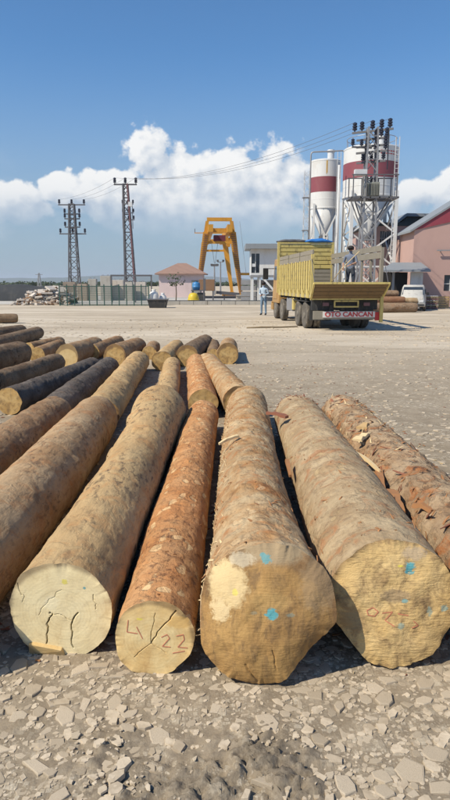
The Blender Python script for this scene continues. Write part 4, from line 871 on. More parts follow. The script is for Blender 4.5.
# front wall with a real window opening
wx0, wz1 = XZ(444.5, 275, YB); wz0 = XZ(445, 304, YB)[1] + 0.25; wx0 -= x0; wx1 = wx0 + 1.5
zb_ = XZ(445, 291, YB)[1]
w_ = MB()
def panel(xa, xb, za0, zb0, za1, zb1): w_.hexa([(xa, 0, za0), (xb, 0, zb0), (xb, 0.3, zb0), (xa, 0.3, za0), (xa, 0, za1), (xb, 0, zb1), (xb, 0.3, zb1), (xa, 0.3, za1)])
panel(0, wx0, 0, 0, zt(0), zt(wx0)); panel(wx0, wx1, 0, 0, zb_, zb_); panel(wx0, wx1, wz1, wz1, zt(wx0), zt(wx1)); panel(wx1, W / 2, 0, 0, zt(wx1), zt(W / 2)); panel(W / 2, W, 0, 0, zt(W / 2), zt(W))
w_.box((0.15, 2.05, zt(0) / 2), (0.3, 3.5, zt(0))); w_.box((W - 0.15, 2.05, zt(0) / 2), (0.3, 3.5, zt(0)))
w_.build('wall', M['pink'], bt_)
wn = MB().box(((wx0 + wx1) / 2, 0.2, (zb_ + wz1) / 2), (wx1 - wx0, 0.02, wz1 - zb_)).build('window', M['glass'], bt_)
for k in range(4): MB().box((wx0 + (wx1 - wx0) * k / 3, 0.16, (zb_ + wz1) / 2), (0.06, 0.05, wz1 - zb_)).build('mullion', M['white'], wn)
MB().box(((wx0 + wx1) / 2, 0.16, (zb_ * 0.55 + wz1 * 0.45)), (wx1 - wx0, 0.045, 0.05)).build('transom', M['white'], wn)
bd = MB()
for (xa, xb) in ((0.0, W / 2), (W / 2, W)):
    bd.hexa([(xa, -0.06, zt(xa) - 0.002), (xb, -0.06, zt(xb) - 0.002), (xb, 0.32, zt(xb) - 0.002), (xa, 0.32, zt(xa) - 0.002), (xa, -0.06, zg_(xa)), (xb, -0.06, zg_(xb)), (xb, 0.32, zg_(xb)), (xa, 0.32, zg_(xa))])
bd.build('gable_band', M['maroon'], bt_)
for (xa, xb, e0, e1) in ((-0.35, W / 2, -0.35, 0), (W / 2, W + 0.35, 0, -0.35)):
    za0, zb0 = zg_(xa) + slope2 * e0, zg_(xb) + slope2 * e1
    MB().hexa([(xa, -0.14, za0), (xb, -0.14, zb0), (xb, 3.8, zb0), (xa, 3.8, za0), (xa, -0.14, za0 + 0.15), (xb, -0.14, zb0 + 0.15), (xb, 3.8, zb0 + 0.15), (xa, 3.8, za0 + 0.15)]).build('roof_sheet', M['grey_sheet'], bt_)
MB().box((W / 2, 4.7, zl / 2 - 0.2), (W, 1.7, zl - 0.4)).build('rear_block', M['pink'], bt_)
# set-back office wing with the strip window
YW = 52.0; wxl, _ = XZ(372, 250, YW); ox = x0 - 0.003; xw = wxl - x0
zw0, zw1 = XZ(400, 247, YW)[1], XZ(400, 231, YW)[1]; zwt = XZ(400, 226, YW)[1]; dy = YW - YB
ww = MB(); ww.box(((xw) / 2, dy + 0.15, zw0 / 2), (-xw, 0.3, zw0)); ww.box(((xw) / 2, dy + 0.15, (zw1 + zwt) / 2), (-xw, 0.3, zwt - zw1)); ww.box((xw + 0.3, dy + 0.15, (zw0 + zw1) / 2), (0.6, 0.3, zw1 - zw0))
ww.box((xw + 0.15, dy + 4.3, zwt / 2), (0.3, 8, zwt)); ww.box((1.5, dy + 0.15, zwt / 2), (3.0, 0.3, zwt)); ww.build('office_wing_wall', M['pink'], bt_)
wn = MB().box(((xw + 0.6) / 2, dy + 0.2, (zw0 + zw1) / 2), (-xw - 0.6, 0.02, zw1 - zw0)).build('strip_window', M['glass'], bt_)
for k in range(6): MB().box((xw + 0.6 + (-xw - 0.66) * k / 5, dy + 0.15, (zw0 + zw1) / 2), (0.07, 0.06, zw1 - zw0)).build('mullion', M['galv'], wn)
MB().box(((xw + 0.6) / 2, dy + 0.15, zw0 * 0.45 + zw1 * 0.55), (-xw - 0.6, 0.055, 0.06)).build('transom', M['galv'], wn)
MB().box(((xw + 3) / 2 - 0.2, dy + 3.95, zwt + 0.14), (3 - xw + 0.35, 8.0, 0.28)).build('office_wing_roof', M['dark_sheet'], bt_)
# ridge vent box peeping over the roof
vx0, vz0 = XZ(400, 223, 55); vx1, vz1 = XZ(424, 226, 55); vxp, vzp = XZ(408, 213.5, 55); vxq, vzq = XZ(430, 214, 55)
a0, a1, a2 = vx0 - x0, vxp - x0, vxq - x0
MB().add([(a0, 9, vz0 - 1), (a2, 9, vz0 - 1), (a2, 9, vzq - 0.25), (a1, 9, vzp - 0.25), (a0, 9, vz0), (a0, 13, vz0 - 1), (a2, 13, vz0 - 1), (a2, 13, vzq - 0.25), (a1, 13, vzp - 0.25), (a0, 13, vz0)],
         [(0, 1, 2, 3, 4), (9, 8, 7, 6, 5), (0, 5, 6, 1), (1, 6, 7, 2), (4, 9, 5, 0)]).build('roof_vent_housing', M['dark_sheet'], bt_)
MB().hexa([(a1 - 0.15, 8.7, vzp - 0.25), (a2 + 0.1, 8.7, vzq - 0.25), (a2 + 0.1, 13.2, vzq - 0.25), (a1 - 0.15, 13.2, vzp - 0.25), (a1 - 0.15, 8.7, vzp), (a2 + 0.1, 8.7, vzq), (a2 + 0.1, 13.2, vzq), (a1 - 0.15, 13.2, vzp)]).build('roof_vent_cover', M['grey_sheet'], bt_)
MB().hexa([(a0 - 0.2, 8.7, vz0), (a1 - 0.153, 8.7, vzp - 0.25), (a1 - 0.153, 13.2, vzp - 0.25), (a0 - 0.2, 13.2, vz0), (a0 - 0.2, 8.7, vz0 + 0.2), (a1 - 0.153, 8.7, vzp), (a1 - 0.153, 13.2, vzp), (a0 - 0.2, 13.2, vz0 + 0.2)]).build('roof_vent_cover', M['grey_sheet'], bt_)
# porch with lean-to roof, black panel coloured as the shaded door opening and pale panel
YC = 43.2; cx0, cz0 = XZ(380, 270, YC); cx1, _ = XZ(431, 270, YC); cb0, cbz = XZ(388, 263, YB + 1.0); cb1, _ = XZ(421, 263, YB - 0.3)
ca, cb, cc, ce = cx0 - x0, cx1 - x0, cb0 - x0, cb1 - x0
MB().hexa([(ca, YC - YB, cz0 - 0.12), (cb, YC - YB, cz0 - 0.12), (ce, -0.33, cbz - 0.12), (cc, -0.33, cbz - 0.12), (ca, YC - YB, cz0), (cb, YC - YB, cz0), (ce, -0.33, cbz), (cc, -0.33, cbz)]).build('porch_roof', M['grey_sheet'], bt_)
pwz = cz0 - 0.12; xs_ = [XZ(q, 290, YC + 1.0)[0] - x0 for q in (380, 392, 409, 421)]
MB().box(((xs_[2] + xs_[3]) / 2, -2.0, pwz / 2), (xs_[3] - xs_[2], 0.15, pwz)).build('porch_panel', M['cone'], bt_)
MB().box(((xs_[0] + xs_[2]) / 2, -1.2, pwz / 2), (xs_[2] - xs_[0], 0.15, pwz)).build('door_shade_panel', M['black'], bt_)  # solid black panel, its colour stands in for shade inside the opening
MB().box((xs_[1], -2.0, pwz / 2), (0.14, 0.14, pwz)).build('porch_post', M['galv'], bt_)
MB().bar((XZ(436, 250, YB)[0] - x0, -0.25, XZ(444, 250.5, YB)[1]), (XZ(460, 250, YB)[0] - x0, -0.25, XZ(444, 250.5, YB)[1]), 0.08).build('wall_pipe', M['galv'], bt_)
for z_ in (0,): 
    for q in (440, 456): MB().bar((XZ(q, 250, YB)[0] - x0, -0.25, XZ(444, 250.5, YB)[1] - 0.045), (XZ(q, 250, YB)[0] - x0, -0.003, XZ(444, 250.5, YB)[1] - 0.045), 0.05).build('pipe_bracket', M['galv'], bt_)

# ------------------------------------------------------------------ log stack, white van, pallets and crate by the porch
B_stk = bark('bark_stack_brown', (0.20, 0.125, 0.075), (0.30, 0.215, 0.145), (0.06, 0.04, 0.03), (0.26, 0.12, 0.05), 0.4, 0.7, bump=0.02); B_stk2 = bark('bark_stack_red', (0.22, 0.105, 0.06), (0.30, 0.17, 0.10), (0.07, 0.04, 0.03), (0.28, 0.12, 0.05), 0.4, 0.7, bump=0.02)
YL = 37.0; gl = 'logs stacked crosswise by the truck'
xa, _ = XZ(372, 305, YL)
for i, (x_, z_, l_, r_, yy, mb2, lab) in enumerate(((406, 0.33, 3.3, 0.29, 0.0, B_stk, 'thick brown log at the bottom front of the crosswise stack'), (404, 0.30, 3.6, 0.27, 0.62, B_stk, 'bottom log at the back of the crosswise stack'),
    (405, 0.80, 2.7, 0.23, 0.12, B_stk2, 'reddish log in the middle tier of the crosswise stack'), (399, 1.22, 2.5, 0.20, 0.3, B_stk, 'short brown topmost log of the crosswise stack'), (420, 0.78, 1.9, 0.20, 0.56, B_grey, 'short grey log on the right shoulder of the crosswise stack'), )):
    xr_ = XZ(x_ if x_ != 406 else 417, 305, YL)[0]; z_ = {0: r_ - 0.01, 1: r_ - 0.01, 2: 0.29 + 0.29 + 0.13, 3: 1.10, 4: 0.29 + 0.29 + 0.07}[i]
    make_log(lab, Vector((xr_ - l_ + (0.6 if i == 3 else 0), YL + yy, z_)), Vector((xr_, YL + yy + 0.05, z_)), r_, r_ * 0.95, mb2, F_far, 60 + i, 0.06, 0.03, gl, wob=0.4)
def rounded(mb, prof, w0, nseg=1): pass
vb = D(413, 300, 40.3); vb.z = 0
van = thing('delivery_van', 'white van parked behind the crosswise log stack', 'van', vb, R(-18))
sec = [(-0.88, 0.35), (-0.90, 0.75), (-0.86, 1.10), (-0.76, 1.62), (-0.66, 1.78), (0.66, 1.78), (0.76, 1.62), (0.86, 1.10), (0.90, 0.75), (0.88, 0.35)]
bm = MB()
for (y, sx, zt_, zb0) in ((-2.05, 0.90, 0.80, 0.38), (-1.98, 0.98, 0.98, 0.30), (-1.35, 1.0, 1.10, 0.28), (-0.62, 0.97, 1.72, 0.28), (-0.4, 1.0, 1.80, 0.28), (1.9, 1.0, 1.80, 0.28), (2.05, 0.95, 1.6, 0.35)):
    for (x, z) in sec: bm.v.append((x * sx, y, zb0 + (z - 0.35) / 1.43 * (zt_ - zb0)))
n_ = len(sec)
for i in range(6):
    for k in range(n_): k2 = (k + 1) % n_; bm.f.append((i * n_ + k, i * n_ + k2, (i + 1) * n_ + k2, (i + 1) * n_ + k))
bm.f.append(tuple(range(n_))[::-1]); bm.f.append(tuple(6 * n_ + k for k in range(n_)))
van.scale = (0.88, 0.88, 0.88); bm.build('body', plain('dusty_white_van_paint', (0.50, 0.48, 0.44), 0.6, 0.15, 2.0, dirt_amt=0.5), van, True)
MB().hexa([(-0.74, -1.30, 1.13), (0.74, -1.30, 1.13), (0.74, -1.24, 1.10), (-0.74, -1.24, 1.10), (-0.64, -0.70, 1.66), (0.64, -0.70, 1.66), (0.64, -0.64, 1.63), (-0.64, -0.64, 1.63)]).build('windscreen', M['glass'], van)
for s in (-1, 1):
    MB().box((s * 0.62, -2.04, 0.68), (0.28, 0.08, 0.16)).build('headlight', M['cone'], van, bevel=0.02)
    MB().box((s * 0.845, -0.1, 1.32), (0.06, 0.8, 0.34), Matrix.Rotation(s * -0.15, 3, 'Y')).build('side_window', M['glass'], van)
    MB().box((s * 1.0, -0.75, 1.18), (0.16, 0.08, 0.2)).build('mirror', M['black'], van, bevel=0.02)
MB().box((0, -2.05, 0.62), (0.8, 0.05, 0.14)).build('grille', M['black'], van); MB().box((0, -2.08, 0.42), (1.6, 0.10, 0.16)).build('bumper', M['chassis'], van, bevel=0.02); MB().box((0, -2.14, 0.44), (0.5, 0.01, 0.11)).build('number_plate', M['signwhite'], van)
def wheel_mesh(R_, W_, dual=False):
    Mx = Matrix.Rotation(R(90), 3, 'Y'); tm = MB()
    for off in ((0,) if not dual else (-W_ * 0.56, W_ * 0.56)):
        h = W_ / 2; tm.lathe([(R_ * 0.56, -h * 0.8), (R_ * 0.80, -h), (R_ * 0.95, -h * 0.92), (R_, -h * 0.7), (R_, -h * 0.25), (R_ * 0.975, -h * 0.2), (R_ * 0.975, h * 0.2), (R_, h * 0.25), (R_, h * 0.7), (R_ * 0.95, h * 0.92), (R_ * 0.80, h), (R_ * 0.56, h * 0.8)], 28, (off, 0, 0), Mx)
    tyre = tm.mesh('tyre'); tyre.materials.append(M['tyre']); h = W_ / 2 * (2.2 if dual else 1)
    rm = MB().lathe([(R_ * 0.565, -h * 0.86), (R_ * 0.5, -h * 0.8), (R_ * 0.42, -h * 0.45), (R_ * 0.22, -h * 0.5), (R_ * 0.2, -h * 0.95), (0.02, -h * 1.0), (0.02, h * 1.0), (R_ * 0.2, h * 0.95), (R_ * 0.22, h * 0.5), (R_ * 0.42, h * 0.45), (R_ * 0.5, h * 0.8), (R_ * 0.565, h * 0.86)], 20, (0, 0, 0), Mx).mesh('rim'); rm.materials.append(M['rim'])
    return tyre, rm
def put_wheel(parent, meshes, loc):
    tmp = bpy.data.objects.new('wheel', None); C.objects.link(tmp); tmp.parent = parent; tmp.location = loc; tmp.empty_display_size = 0.2
    for me, nm in zip(meshes, ('tyre', 'rim')): obj(nm, me, None, tmp)
VW = wheel_mesh(0.32, 0.2)
for s in (-1, 1):
    for y in (-1.35, 1.25): put_wheel(van, VW, (s * 0.82, y, 0.315))
pb = D(429, 302, 42.2); pb.z = 0
for k in range(6):
    t = thing('pallet', ('lowest pallet of the stack beside the pink wall', 'second pallet up in the stack beside the pink wall', 'third pallet up in the stack beside the pink wall', 'fourth pallet up in the stack beside the pink wall', 'fifth pallet up in the stack beside the pink wall', 'topmost pallet of the stack beside the pink wall')[k], 'pallet', pb + Vector((0.03 * math.sin(k * 2.1), 0, k * 0.144)), 0.04 * math.sin(k * 3), 'pallet stack by the pink wall')
    for j in range(5): MB().box((-0.42 + j * 0.21, 0, 0.129), (0.14, 0.8, 0.026)).build('deck_board', M['cone'] if k % 2 else M['plank'], t)
    for j in range(3): MB().box((0, -0.35 + j * 0.35, 0.072), (0.98, 0.09, 0.086)).build('stringer', M['plank'] if k % 2 else M['rust'], t)
    for j in range(3): MB().box((-0.4 + j * 0.4, 0, 0.014), (0.12, 0.8, 0.026)).build('bottom_board', M['plank'], t)
cb_ = D(441, 303.5, 43.3); cb_.z = 0
t = thing('slatted_crate', 'raw pine slatted crate standing under the barred window', 'crate', cb_, 0.05)
for k in range(5): 
    for s in (-1, 1): MB().box((0, s * 0.36, 0.1 + k * 0.16), (0.80, 0.03, 0.11)).build('slat', M['crate'], t); MB().box((s * 0.42, 0, 0.1 + k * 0.16), (0.03, 0.68, 0.11)).build('slat', M['crate'], t)
for sx in (-1, 1):
    for sy in (-1, 1): MB().box((sx * 0.38, sy * 0.315, 0.41), (0.05, 0.05, 0.82)).build('corner_post', M['crate'], t)

# ------------------------------------------------------------------ raised white cabin
YK = 53.0; kx0, kz1 = XZ(247, 249, YK); kx0 += 0.35; kz0 = XZ(252, 275, YK)[1]; kb = Vector((kx0, YK, 0))
t = thing('raised_cabin', 'white control cabin on posts with grey roof behind the truck', 'cabin', kb); KW = 4.6; zt0 = kz1
wx = XZ(251.5, 260, YK)[0] - kx0; wx2 = XZ(259.5, 260, YK)[0] - kx0; wz1, wz0 = XZ(255, 253.5, YK)[1], XZ(255, 273, YK)[1]
k_ = MB(); k_.box((wx / 2, 0.06, (kz0 + zt0) / 2), (wx, 0.12, zt0 - kz0)); k_.box(((wx + wx2) / 2, 0.06, (wz1 + zt0) / 2), (wx2 - wx, 0.12, zt0 - wz1)); k_.box(((wx + wx2) / 2, 0.06, (kz0 + wz0) / 2), (wx2 - wx, 0.12, wz0 - kz0)); k_.box(((wx2 + KW) / 2, 0.06, (kz0 + zt0) / 2), (KW - wx2, 0.12, zt0 - kz0))
k_.box((0.06, 1.62, (kz0 + zt0) / 2), (0.12, 3.0, zt0 - kz0)); k_.box((KW - 0.06, 1.62, (kz0 + zt0) / 2), (0.12, 3.0, zt0 - kz0)); k_.box((KW / 2, 3.18, (kz0 + zt0) / 2), (KW, 0.12, zt0 - kz0)); k_.build('wall', M['white'], t)
wn = MB().box(((wx + wx2) / 2, 0.09, (wz0 + wz1) / 2), (wx2 - wx, 0.02, wz1 - wz0)).build('window', M['glass'], t)
MB().box(((wx + wx2) / 2, 0.05, (wz0 + wz1) / 2), (0.05, 0.05, wz1 - wz0)).build('mullion', M['white'], wn); MB().box((wx + 0.2, -0.06, wz0 * 0.6 + wz1 * 0.4), (0.3, 0.12, 0.25)).build('air_conditioner', M['cone'], t)
MB().box((KW / 2 - 0.1, 1.5, zt0 + 0.2), (KW + 0.75, 4.2, 0.40)).build('roof', M['grey_sheet'], t); MB().box((KW / 2, 1.6, kz0 - 0.08), (KW, 3.3, 0.156)).build('floor_deck', M['galv'], t)
for x in (0.15, 0.75, KW - 0.15):
    for y in (0.12, 3.0): MB().box((x, y, (kz0 - 0.16) / 2), (0.13, 0.13, kz0 - 0.16)).build('post', M['white'], t)
MB().bar((0.95, 0.1, kz0 - 0.2), (2.1, 0.1, 0.9), 0.16).build('stair_beam', M['white'], t); MB().bar((2.2, 0.12, 0), (2.2, 0.12, kz0 - 0.16), 0.16).build('post', M['white'], t)
for k in range(4): MB().box((KW / 2, 3.4, 0.25 + k * 0.5), (KW + 1.5, 0.08, 0.42)).build('backing_board', M['galv'], t)

# ------------------------------------------------------------------ gantry crane
YG = 80.0; nb = Vector((D(219.5, 290, YG).x, YG, 0)); ga = math.atan2(0.93, 20.0)
cr = thing('gantry_crane', 'tall orange-yellow gantry crane on splayed legs beyond the pink hut', 'crane', nb, ga)
zg, ztop, zc_ = D(220, 233, YG).z, D(220, 219, YG).z, D(220, 224, YG).z
for (y, sc) in ((0, 1), (20, 1)):
    for s in (-1, 1):
        top, foot = Vector((s * 1.62, y, zg + 0.1)), Vector((s * 2.72, y, 0.35))
        MB().hexa([foot + Vector((-0.22, -0.3, 0)), foot + Vector((0.22, -0.3, 0)), foot + Vector((0.22, 0.3, 0)), foot + Vector((-0.22, 0.3, 0)), top + Vector((-0.42, -0.4, 0)), top + Vector((0.42, -0.4, 0)), top + Vector((0.42, 0.4, 0)), top + Vector((-0.42, 0.4, 0))]).build('leg', M['crane'], cr)
        MB().box((s * 2.72, y, 0.2), (0.5, 2.4, 0.36)).build('wheel_bogie', M['crane'], cr)
    MB().box((0, y, zg - 1.15), (3.3, 0.35, 0.3)).build('tie_beam', M['crane'], cr)
for s in (-1, 1): MB().box((s * 1.15, 10, zg + 0.35), (0.6, 26, 0.85)).build('girder', M['crane'], cr)
for y in (0, 20):
    MB().bar((-1.55, y, ztop - 0.05), (1.55, y, ztop - 0.05), 0.42, 0.42).build('portal_top_beam', M['crane'], cr)
    for s in (-1, 1): MB().bar((s * 1.72, y, zg + 0.1), (s * 1.5, y, ztop - 0.27), 0.42).build('portal_post', M['crane'], cr)
    MB().box((0, y, zg + 0.32), (1.66, 0.38, 0.5)).build('cross_beam', M['crane'], cr)
MB().box((0.1, 3.0, zg - 0.55), (1.5, 1.8, 0.9)).build('hoist_trolley', M['purple'], cr, bevel=0.05); MB().box((1.2, 2.2, zg - 1.0), (0.5, 1.0, 1.1)).build('winch_box', M['crane'], cr)
for s in (-1, 1): MB().bar((s * 0.4 - 0.5, 3, zg - 1.0), (s * 0.05 - 0.5, 3, 4.2), 0.045).build('hoist_rope', M['dkgalv'], cr)
MB().box((-0.5, 3, 4.0), (1.0, 0.3, 0.25)).build('hook_block', M['dkgalv'], cr)
for s in (-1, 1):
    lad = MB(); a_ = Vector((s * 2.72, -0.42, 0.6)); b_ = Vector((s * 1.66, -0.47, zg - 0.2))
    for k in range(30): p = a_.lerp(b_, k / 29); lad.bar(p + Vector((-0.28, 0, 0)), p + Vector((0.28, 0, 0)), 0.07)
    lad.build('ladder_rungs', M['rust'], cr)
rl = MB(); rl.bar((2.5, -0.3, zg + 1.4), (3.35, -0.3, 2.8), 0.035); rl.build('ladder_rail', M['galv'], cr)
MB().bar((-3.1, 0, zg - 0.0), (-1.9, 0, zg - 0.0), 0.1).build('side_bracket', M['crane'], cr); MB().bar((-3.05, 0, zg), (-3.05, 0, zg + 0.5), 0.08).build('lamp_post', M['dkgalv'], cr)
zk = D(245, 274, YG).z; MB().bar((2.35, 0, zk), (4.2, 0, zk), 0.35, 0.3).build('service_walkway', M['crane'], cr); MB().bar((4.1, 0, zk - 0.15), (4.1, 0, 0), 0.14).build('walkway_post', M['crane'], cr)
for i, (q, yt) in enumerate(((214.5, 266), (220.5, 262))):
    b_ = D(q, 292, 92); b_.z = 0; zz = D(q, yt, 92).z
    t = thing('floodlight_mast', ('short floodlight mast under the crane', 'taller floodlight mast under the crane')[i], 'mast', b_, 0, 'masts under the crane')
    MB().tube([(0, 0, 0), (0, 0, zz)], [0.13, 0.09], 8).build('pole', M['galv'], t); MB().bar((-0.45, 0, zz), (0.45, 0, zz), 0.1).build('cross_bar', M['galv'], t)
    for s in (-1, 1): MB().box((s * 0.4, -0.1, zz + 0.18), (0.32, 0.16, 0.26)).build('lamp', M['dkgalv'], t, bevel=0.02)

# ------------------------------------------------------------------ pink hut
YH = 74.0; hx0 = D(159, 285, YH).x; hx1 = D(203, 285, YH).x; hw_ = hx1 - hx0; ze = D(180, 273.5, YH).z; zp_ = D(180, 262.5, YH).z
t = thing('pink_hut', 'small pale pink hut with hipped brown tile roof and round window', 'hut', ((hx0 + hx1) / 2, YH, 0)); hd = 4.6
w_ = MB(); w_.box((0, hd / 2, ze / 2), (hw_, hd, ze)); wl = w_.build('wall', M['palepink'], t)
e = 0.45; hr = [(-hw_ / 2 - e, -e, ze), (hw_ / 2 + e, -e, ze), (hw_ / 2 + e, hd + e, ze), (-hw_ / 2 - e, hd + e, ze), (-0.5, hd / 2, zp_), (0.5, hd / 2, zp_)]
MB().add([(x, y, z + 0.003) for x, y, z in hr] + [(x, y, z - 0.12) for x, y, z in hr[:4]], [(0, 1, 5, 4), (1, 2, 5), (2, 3, 4, 5), (3, 0, 4), (6, 9, 8, 7), (0, 6, 7, 1), (1, 7, 8, 2), (2, 8, 9, 3), (3, 9, 6, 0)]).build('roof', M['roof_tile'], t)
wz = D(181, 279, YH).z; MX = Matrix.Rotation(R(90), 3, 'X')
rw = MB().lathe([(0.36, 0), (0.36, 0.05), (0.27, 0.06)], 20, (0.1, -0.003, wz), MX).build('round_window', M['palepink'], t); MB().lathe([(0.27, 0.02), (0.01, 0.024)], 20, (0.1, -0.03, wz), MX).build('pane', M['black'], rw)
MB().box((hw_ / 2 - 0.9, -0.02, 1.0), (0.9, 0.05, 2.0)).build('door', M['box_grey'], t)
# ------------------------------------------------------------------ clutter in front of the hut
b_ = D(193.5, 303, 55); b_.z = 0
t = thing('yellow_tub', 'bright yellow rounded plastic tub under the blue drum', 'tub', b_); t.scale = (0.85, 0.85, 0.85)
MB().lathe([(0.30, 0), (0.52, 0.02), (0.58, 0.3), (0.52, 0.7), (0.36, 0.95), (0.1, 1.02)], 20).build('shell', M['yplastic'], t, True); MB().lathe([(0.60, 0.28), (0.62, 0.32), (0.60, 0.36)], 20).build('rim_band', M['yplastic'], t)
b_ = D(198.5, 302, 57); b_.z = 0
t = thing('drum_stand', 'dark steel stand carrying the blue drum', 'stand', b_)
for sx in (-1, 1):
    for sy in (-1, 1): MB().bar((sx * 0.5, sy * 0.4, 0), (sx * 0.5, sy * 0.4, 1.0), 0.1).build('leg', M['dkgalv'], t)
MB().box((0, 0, 1.04), (1.3, 1.0, 0.08)).build('deck', M['dkgalv'], t); MB().box((0.25, 0, 0.5), (0.7, 0.7, 0.7)).build('motor_box', M['chassis'], t, bevel=0.04); MB().bar((0.55, 0, 1.08), (0.55, 0, 2.1), 0.22).build('hopper_post', M['dkgalv'], t)
t = thing('blue_drum', 'round blue plastic drum on the dark stand', 'drum', b_ + Vector((-0.2, 0, 1.08))); t.scale = (0.8, 0.8, 0.8)
MB().lathe([(0.3, 0), (0.40, 0.05), (0.44, 0.3), (0.46, 0.32), (0.46, 0.36), (0.44, 0.38), (0.44, 0.62), (0.38, 0.82), (0.15, 0.88), (0.15, 0.95)], 20).build('shell', M['bplastic'], t, True); MB().lathe([(0.16, 0.93), (0.16, 1.0), (0.02, 1.0)], 12).build('lid', M['black'], t)
b_ = D(207, 301, 62); b_.z = 0
t = thing('brown_machine', 'brown boxy machine on legs under the crane leg', 'machine', b_)
MB().box((0, 0, 1.5), (1.5, 1.0, 1.1)).build('body', M['brownrubble'], t, bevel=0.05)
for sx in (-1, 1):
    for sy in (-1, 1): MB().bar((sx * 0.6, sy * 0.4, 0), (sx * 0.6, sy * 0.4, 0.96), 0.12).build('leg', M['dkgalv'], t)
MB().bar((0.9, 0, 0.8), (3.2, 0.3, 0.6), 0.3).build('conveyor', M['dkgalv'], t)
for x_ in (1.7, 3.0): MB().bar((x_, 0.2, 0), (x_, 0.2, 0.55), 0.1).build('leg', M['dkgalv'], t)
# beams and rails lying under the crane
for i, (q0, q1, y_, h_, mt, lab) in enumerate(((222, 247, 72, 0.45, 'crane', 'orange beam lying between the crane feet'), (205, 236, 68, 0.3, 'dkgalv', 'dark steel beam lying in front of the orange beam'), (236, 262, 62, 0.5, 'concrete', 'grey concrete beam lying by the cabin posts'), (246, 268, 58, 0.4, 'dkgalv', 'dark steel section lying under the raised cabin'))):
    a_, c_ = D(q0, 295, y_).x, D(q1, 295, y_).x; t = thing('beam', lab, 'beam', ((a_ + c_) / 2, y_, 0.05)); l_ = c_ - a_
    m_ = MB(); m_.box((0, 0, 0.04), (l_, 0.35, 0.08)); m_.box((0, 0, h_ / 2), (l_ - 0.02, 0.08, h_ - 0.17)); m_.box((0, 0, h_ - 0.04), (l_, 0.35, 0.08)); m_.build('section', M[mt], t)
# low concrete kerb wall across the yard
a_, c_ = D(166, 303, 50).x, D(277, 303, 50).x
t = thing('kerb_wall', 'long low concrete kerb across the yard before the crane', 'kerb', ((a_ + c_) / 2, 50, 0)); n_ = 8
for k in range(n_): MB().box(((c_ - a_) * ((k + 0.5) / n_ - 0.5), 0, 0.13), ((c_ - a_) / n_ - 0.03, 0.4, 0.30)).build('kerb_block', M['concrete'], t, bevel=0.02)
MB().box((0, 0.6, 0.16), (c_ - a_, 0.5, 0.34)).build('dark_strip', M['netting'], t)  # plain dark strip along the back of the kerb blocks
b_ = D(158, 307, 44); b_.z = 0
t = thing('dark_skip', 'low black skip at the end of the green fence', 'skip', b_)
MB().hexa([(-0.55, -0.4, 0), (0.55, -0.4, 0), (0.55, 0.4, 0), (-0.55, 0.4, 0), (-0.68, -0.5, 0.55), (0.68, -0.5, 0.55), (0.68, 0.5, 0.55), (-0.68, 0.5, 0.55)]).build('bin', M['chassis'], t)
MB().box((0, 0, 0.58), (1.46, 1.1, 0.06)).build('rim', M['dkgalv'], t)
b_ = D(154, 303, 48.5); b_.z = 0
t = thing('white_sack', 'tall white sack standing by the dark skip', 'sack', b_)
MB().lathe([(0.25, 0), (0.36, 0.05), (0.40, 0.35), (0.36, 0.8), (0.28, 1.0), (0.12, 1.1), (0.2, 1.22)], 14).build('bag', M['white'], t, True); MB().lathe([(0.125, 1.08), (0.14, 1.1), (0.125, 1.12)], 12).build('tie', M['tarp'], t)
b_ = D(163, 303, 49); b_.z = 0
t = thing('white_sack', 'short white sack leaning past the dark skip by the kerb', 'sack', b_)
MB().lathe([(0.2, 0), (0.3, 0.05), (0.32, 0.3), (0.26, 0.7), (0.1, 0.85), (0.16, 0.95)], 14).build('bag', M['white'], t, True); MB().lathe([(0.105, 0.83), (0.12, 0.85), (0.105, 0.87)], 12).build('tie', M['tarp'], t)
# small bushy plant before the hut
b_ = D(176, 303, 58); b_.z = 0
t = thing('young_tree', 'thin young tree with flat dark crown before the pink hut', 'tree', b_)
MB().tube([(0, 0, 0), (0.05, 0, 0.8), (0.0, 0, 1.9)], [0.06, 0.05, 0.03], 6).build('trunk', M['trunk'], t); cw_ = MB()
for k in range(90):
    c_ = Vector((rn.gauss(0, 0.38), rn.gauss(0, 0.3), 1.5 + abs(rn.gauss(0, 0.45)) * (1 if rn.random() < 0.7 else 0.3))); d_ = [Vector((rn.uniform(-1, 1), rn.uniform(-1, 1), rn.uniform(-1, 1))) * 0.16 for _ in range(3)]; cw_.add([c_ + q for q in d_], [(0, 1, 2)])
cw_.build('crown', M['leaf'], t)

# ------------------------------------------------------------------ green fence, concrete blocks, steel frame
YF = 48.0; fx0, fx1 = D(60, 304, YF).x, D(149, 304, YF).x; fl = fx1 - fx0
t = thing('wire_fence', 'dark green wire fence with posts before the concrete blocks', 'fence', ((fx0 + fx1) / 2, YF, 0)); nP = 12
for k in range(nP + 1):
    x = -fl / 2 + fl * k / nP; MB().box((x, 0, 0.8), (0.07, 0.07, 1.6 if k != 0 else 1.9)).build('post', M['green'], t)
    if k < nP:
        p_ = MB()
        for j in range(1, 14): p_.box((x + fl / nP * j / 14, 0, 0.74), (0.012, 0.012, 1.4))
        for z_ in np.linspace(0.08, 1.42, 9): p_.box((x + fl / nP / 2, 0.012, z_), (fl / nP - 0.08, 0.010, 0.012))
        p_.build('mesh_panel', M['green'], t)
for z_ in (0.06, 1.46): MB().box((0, -0.02, z_), (fl, 0.035, 0.05)).build('rail', M['green'], t)
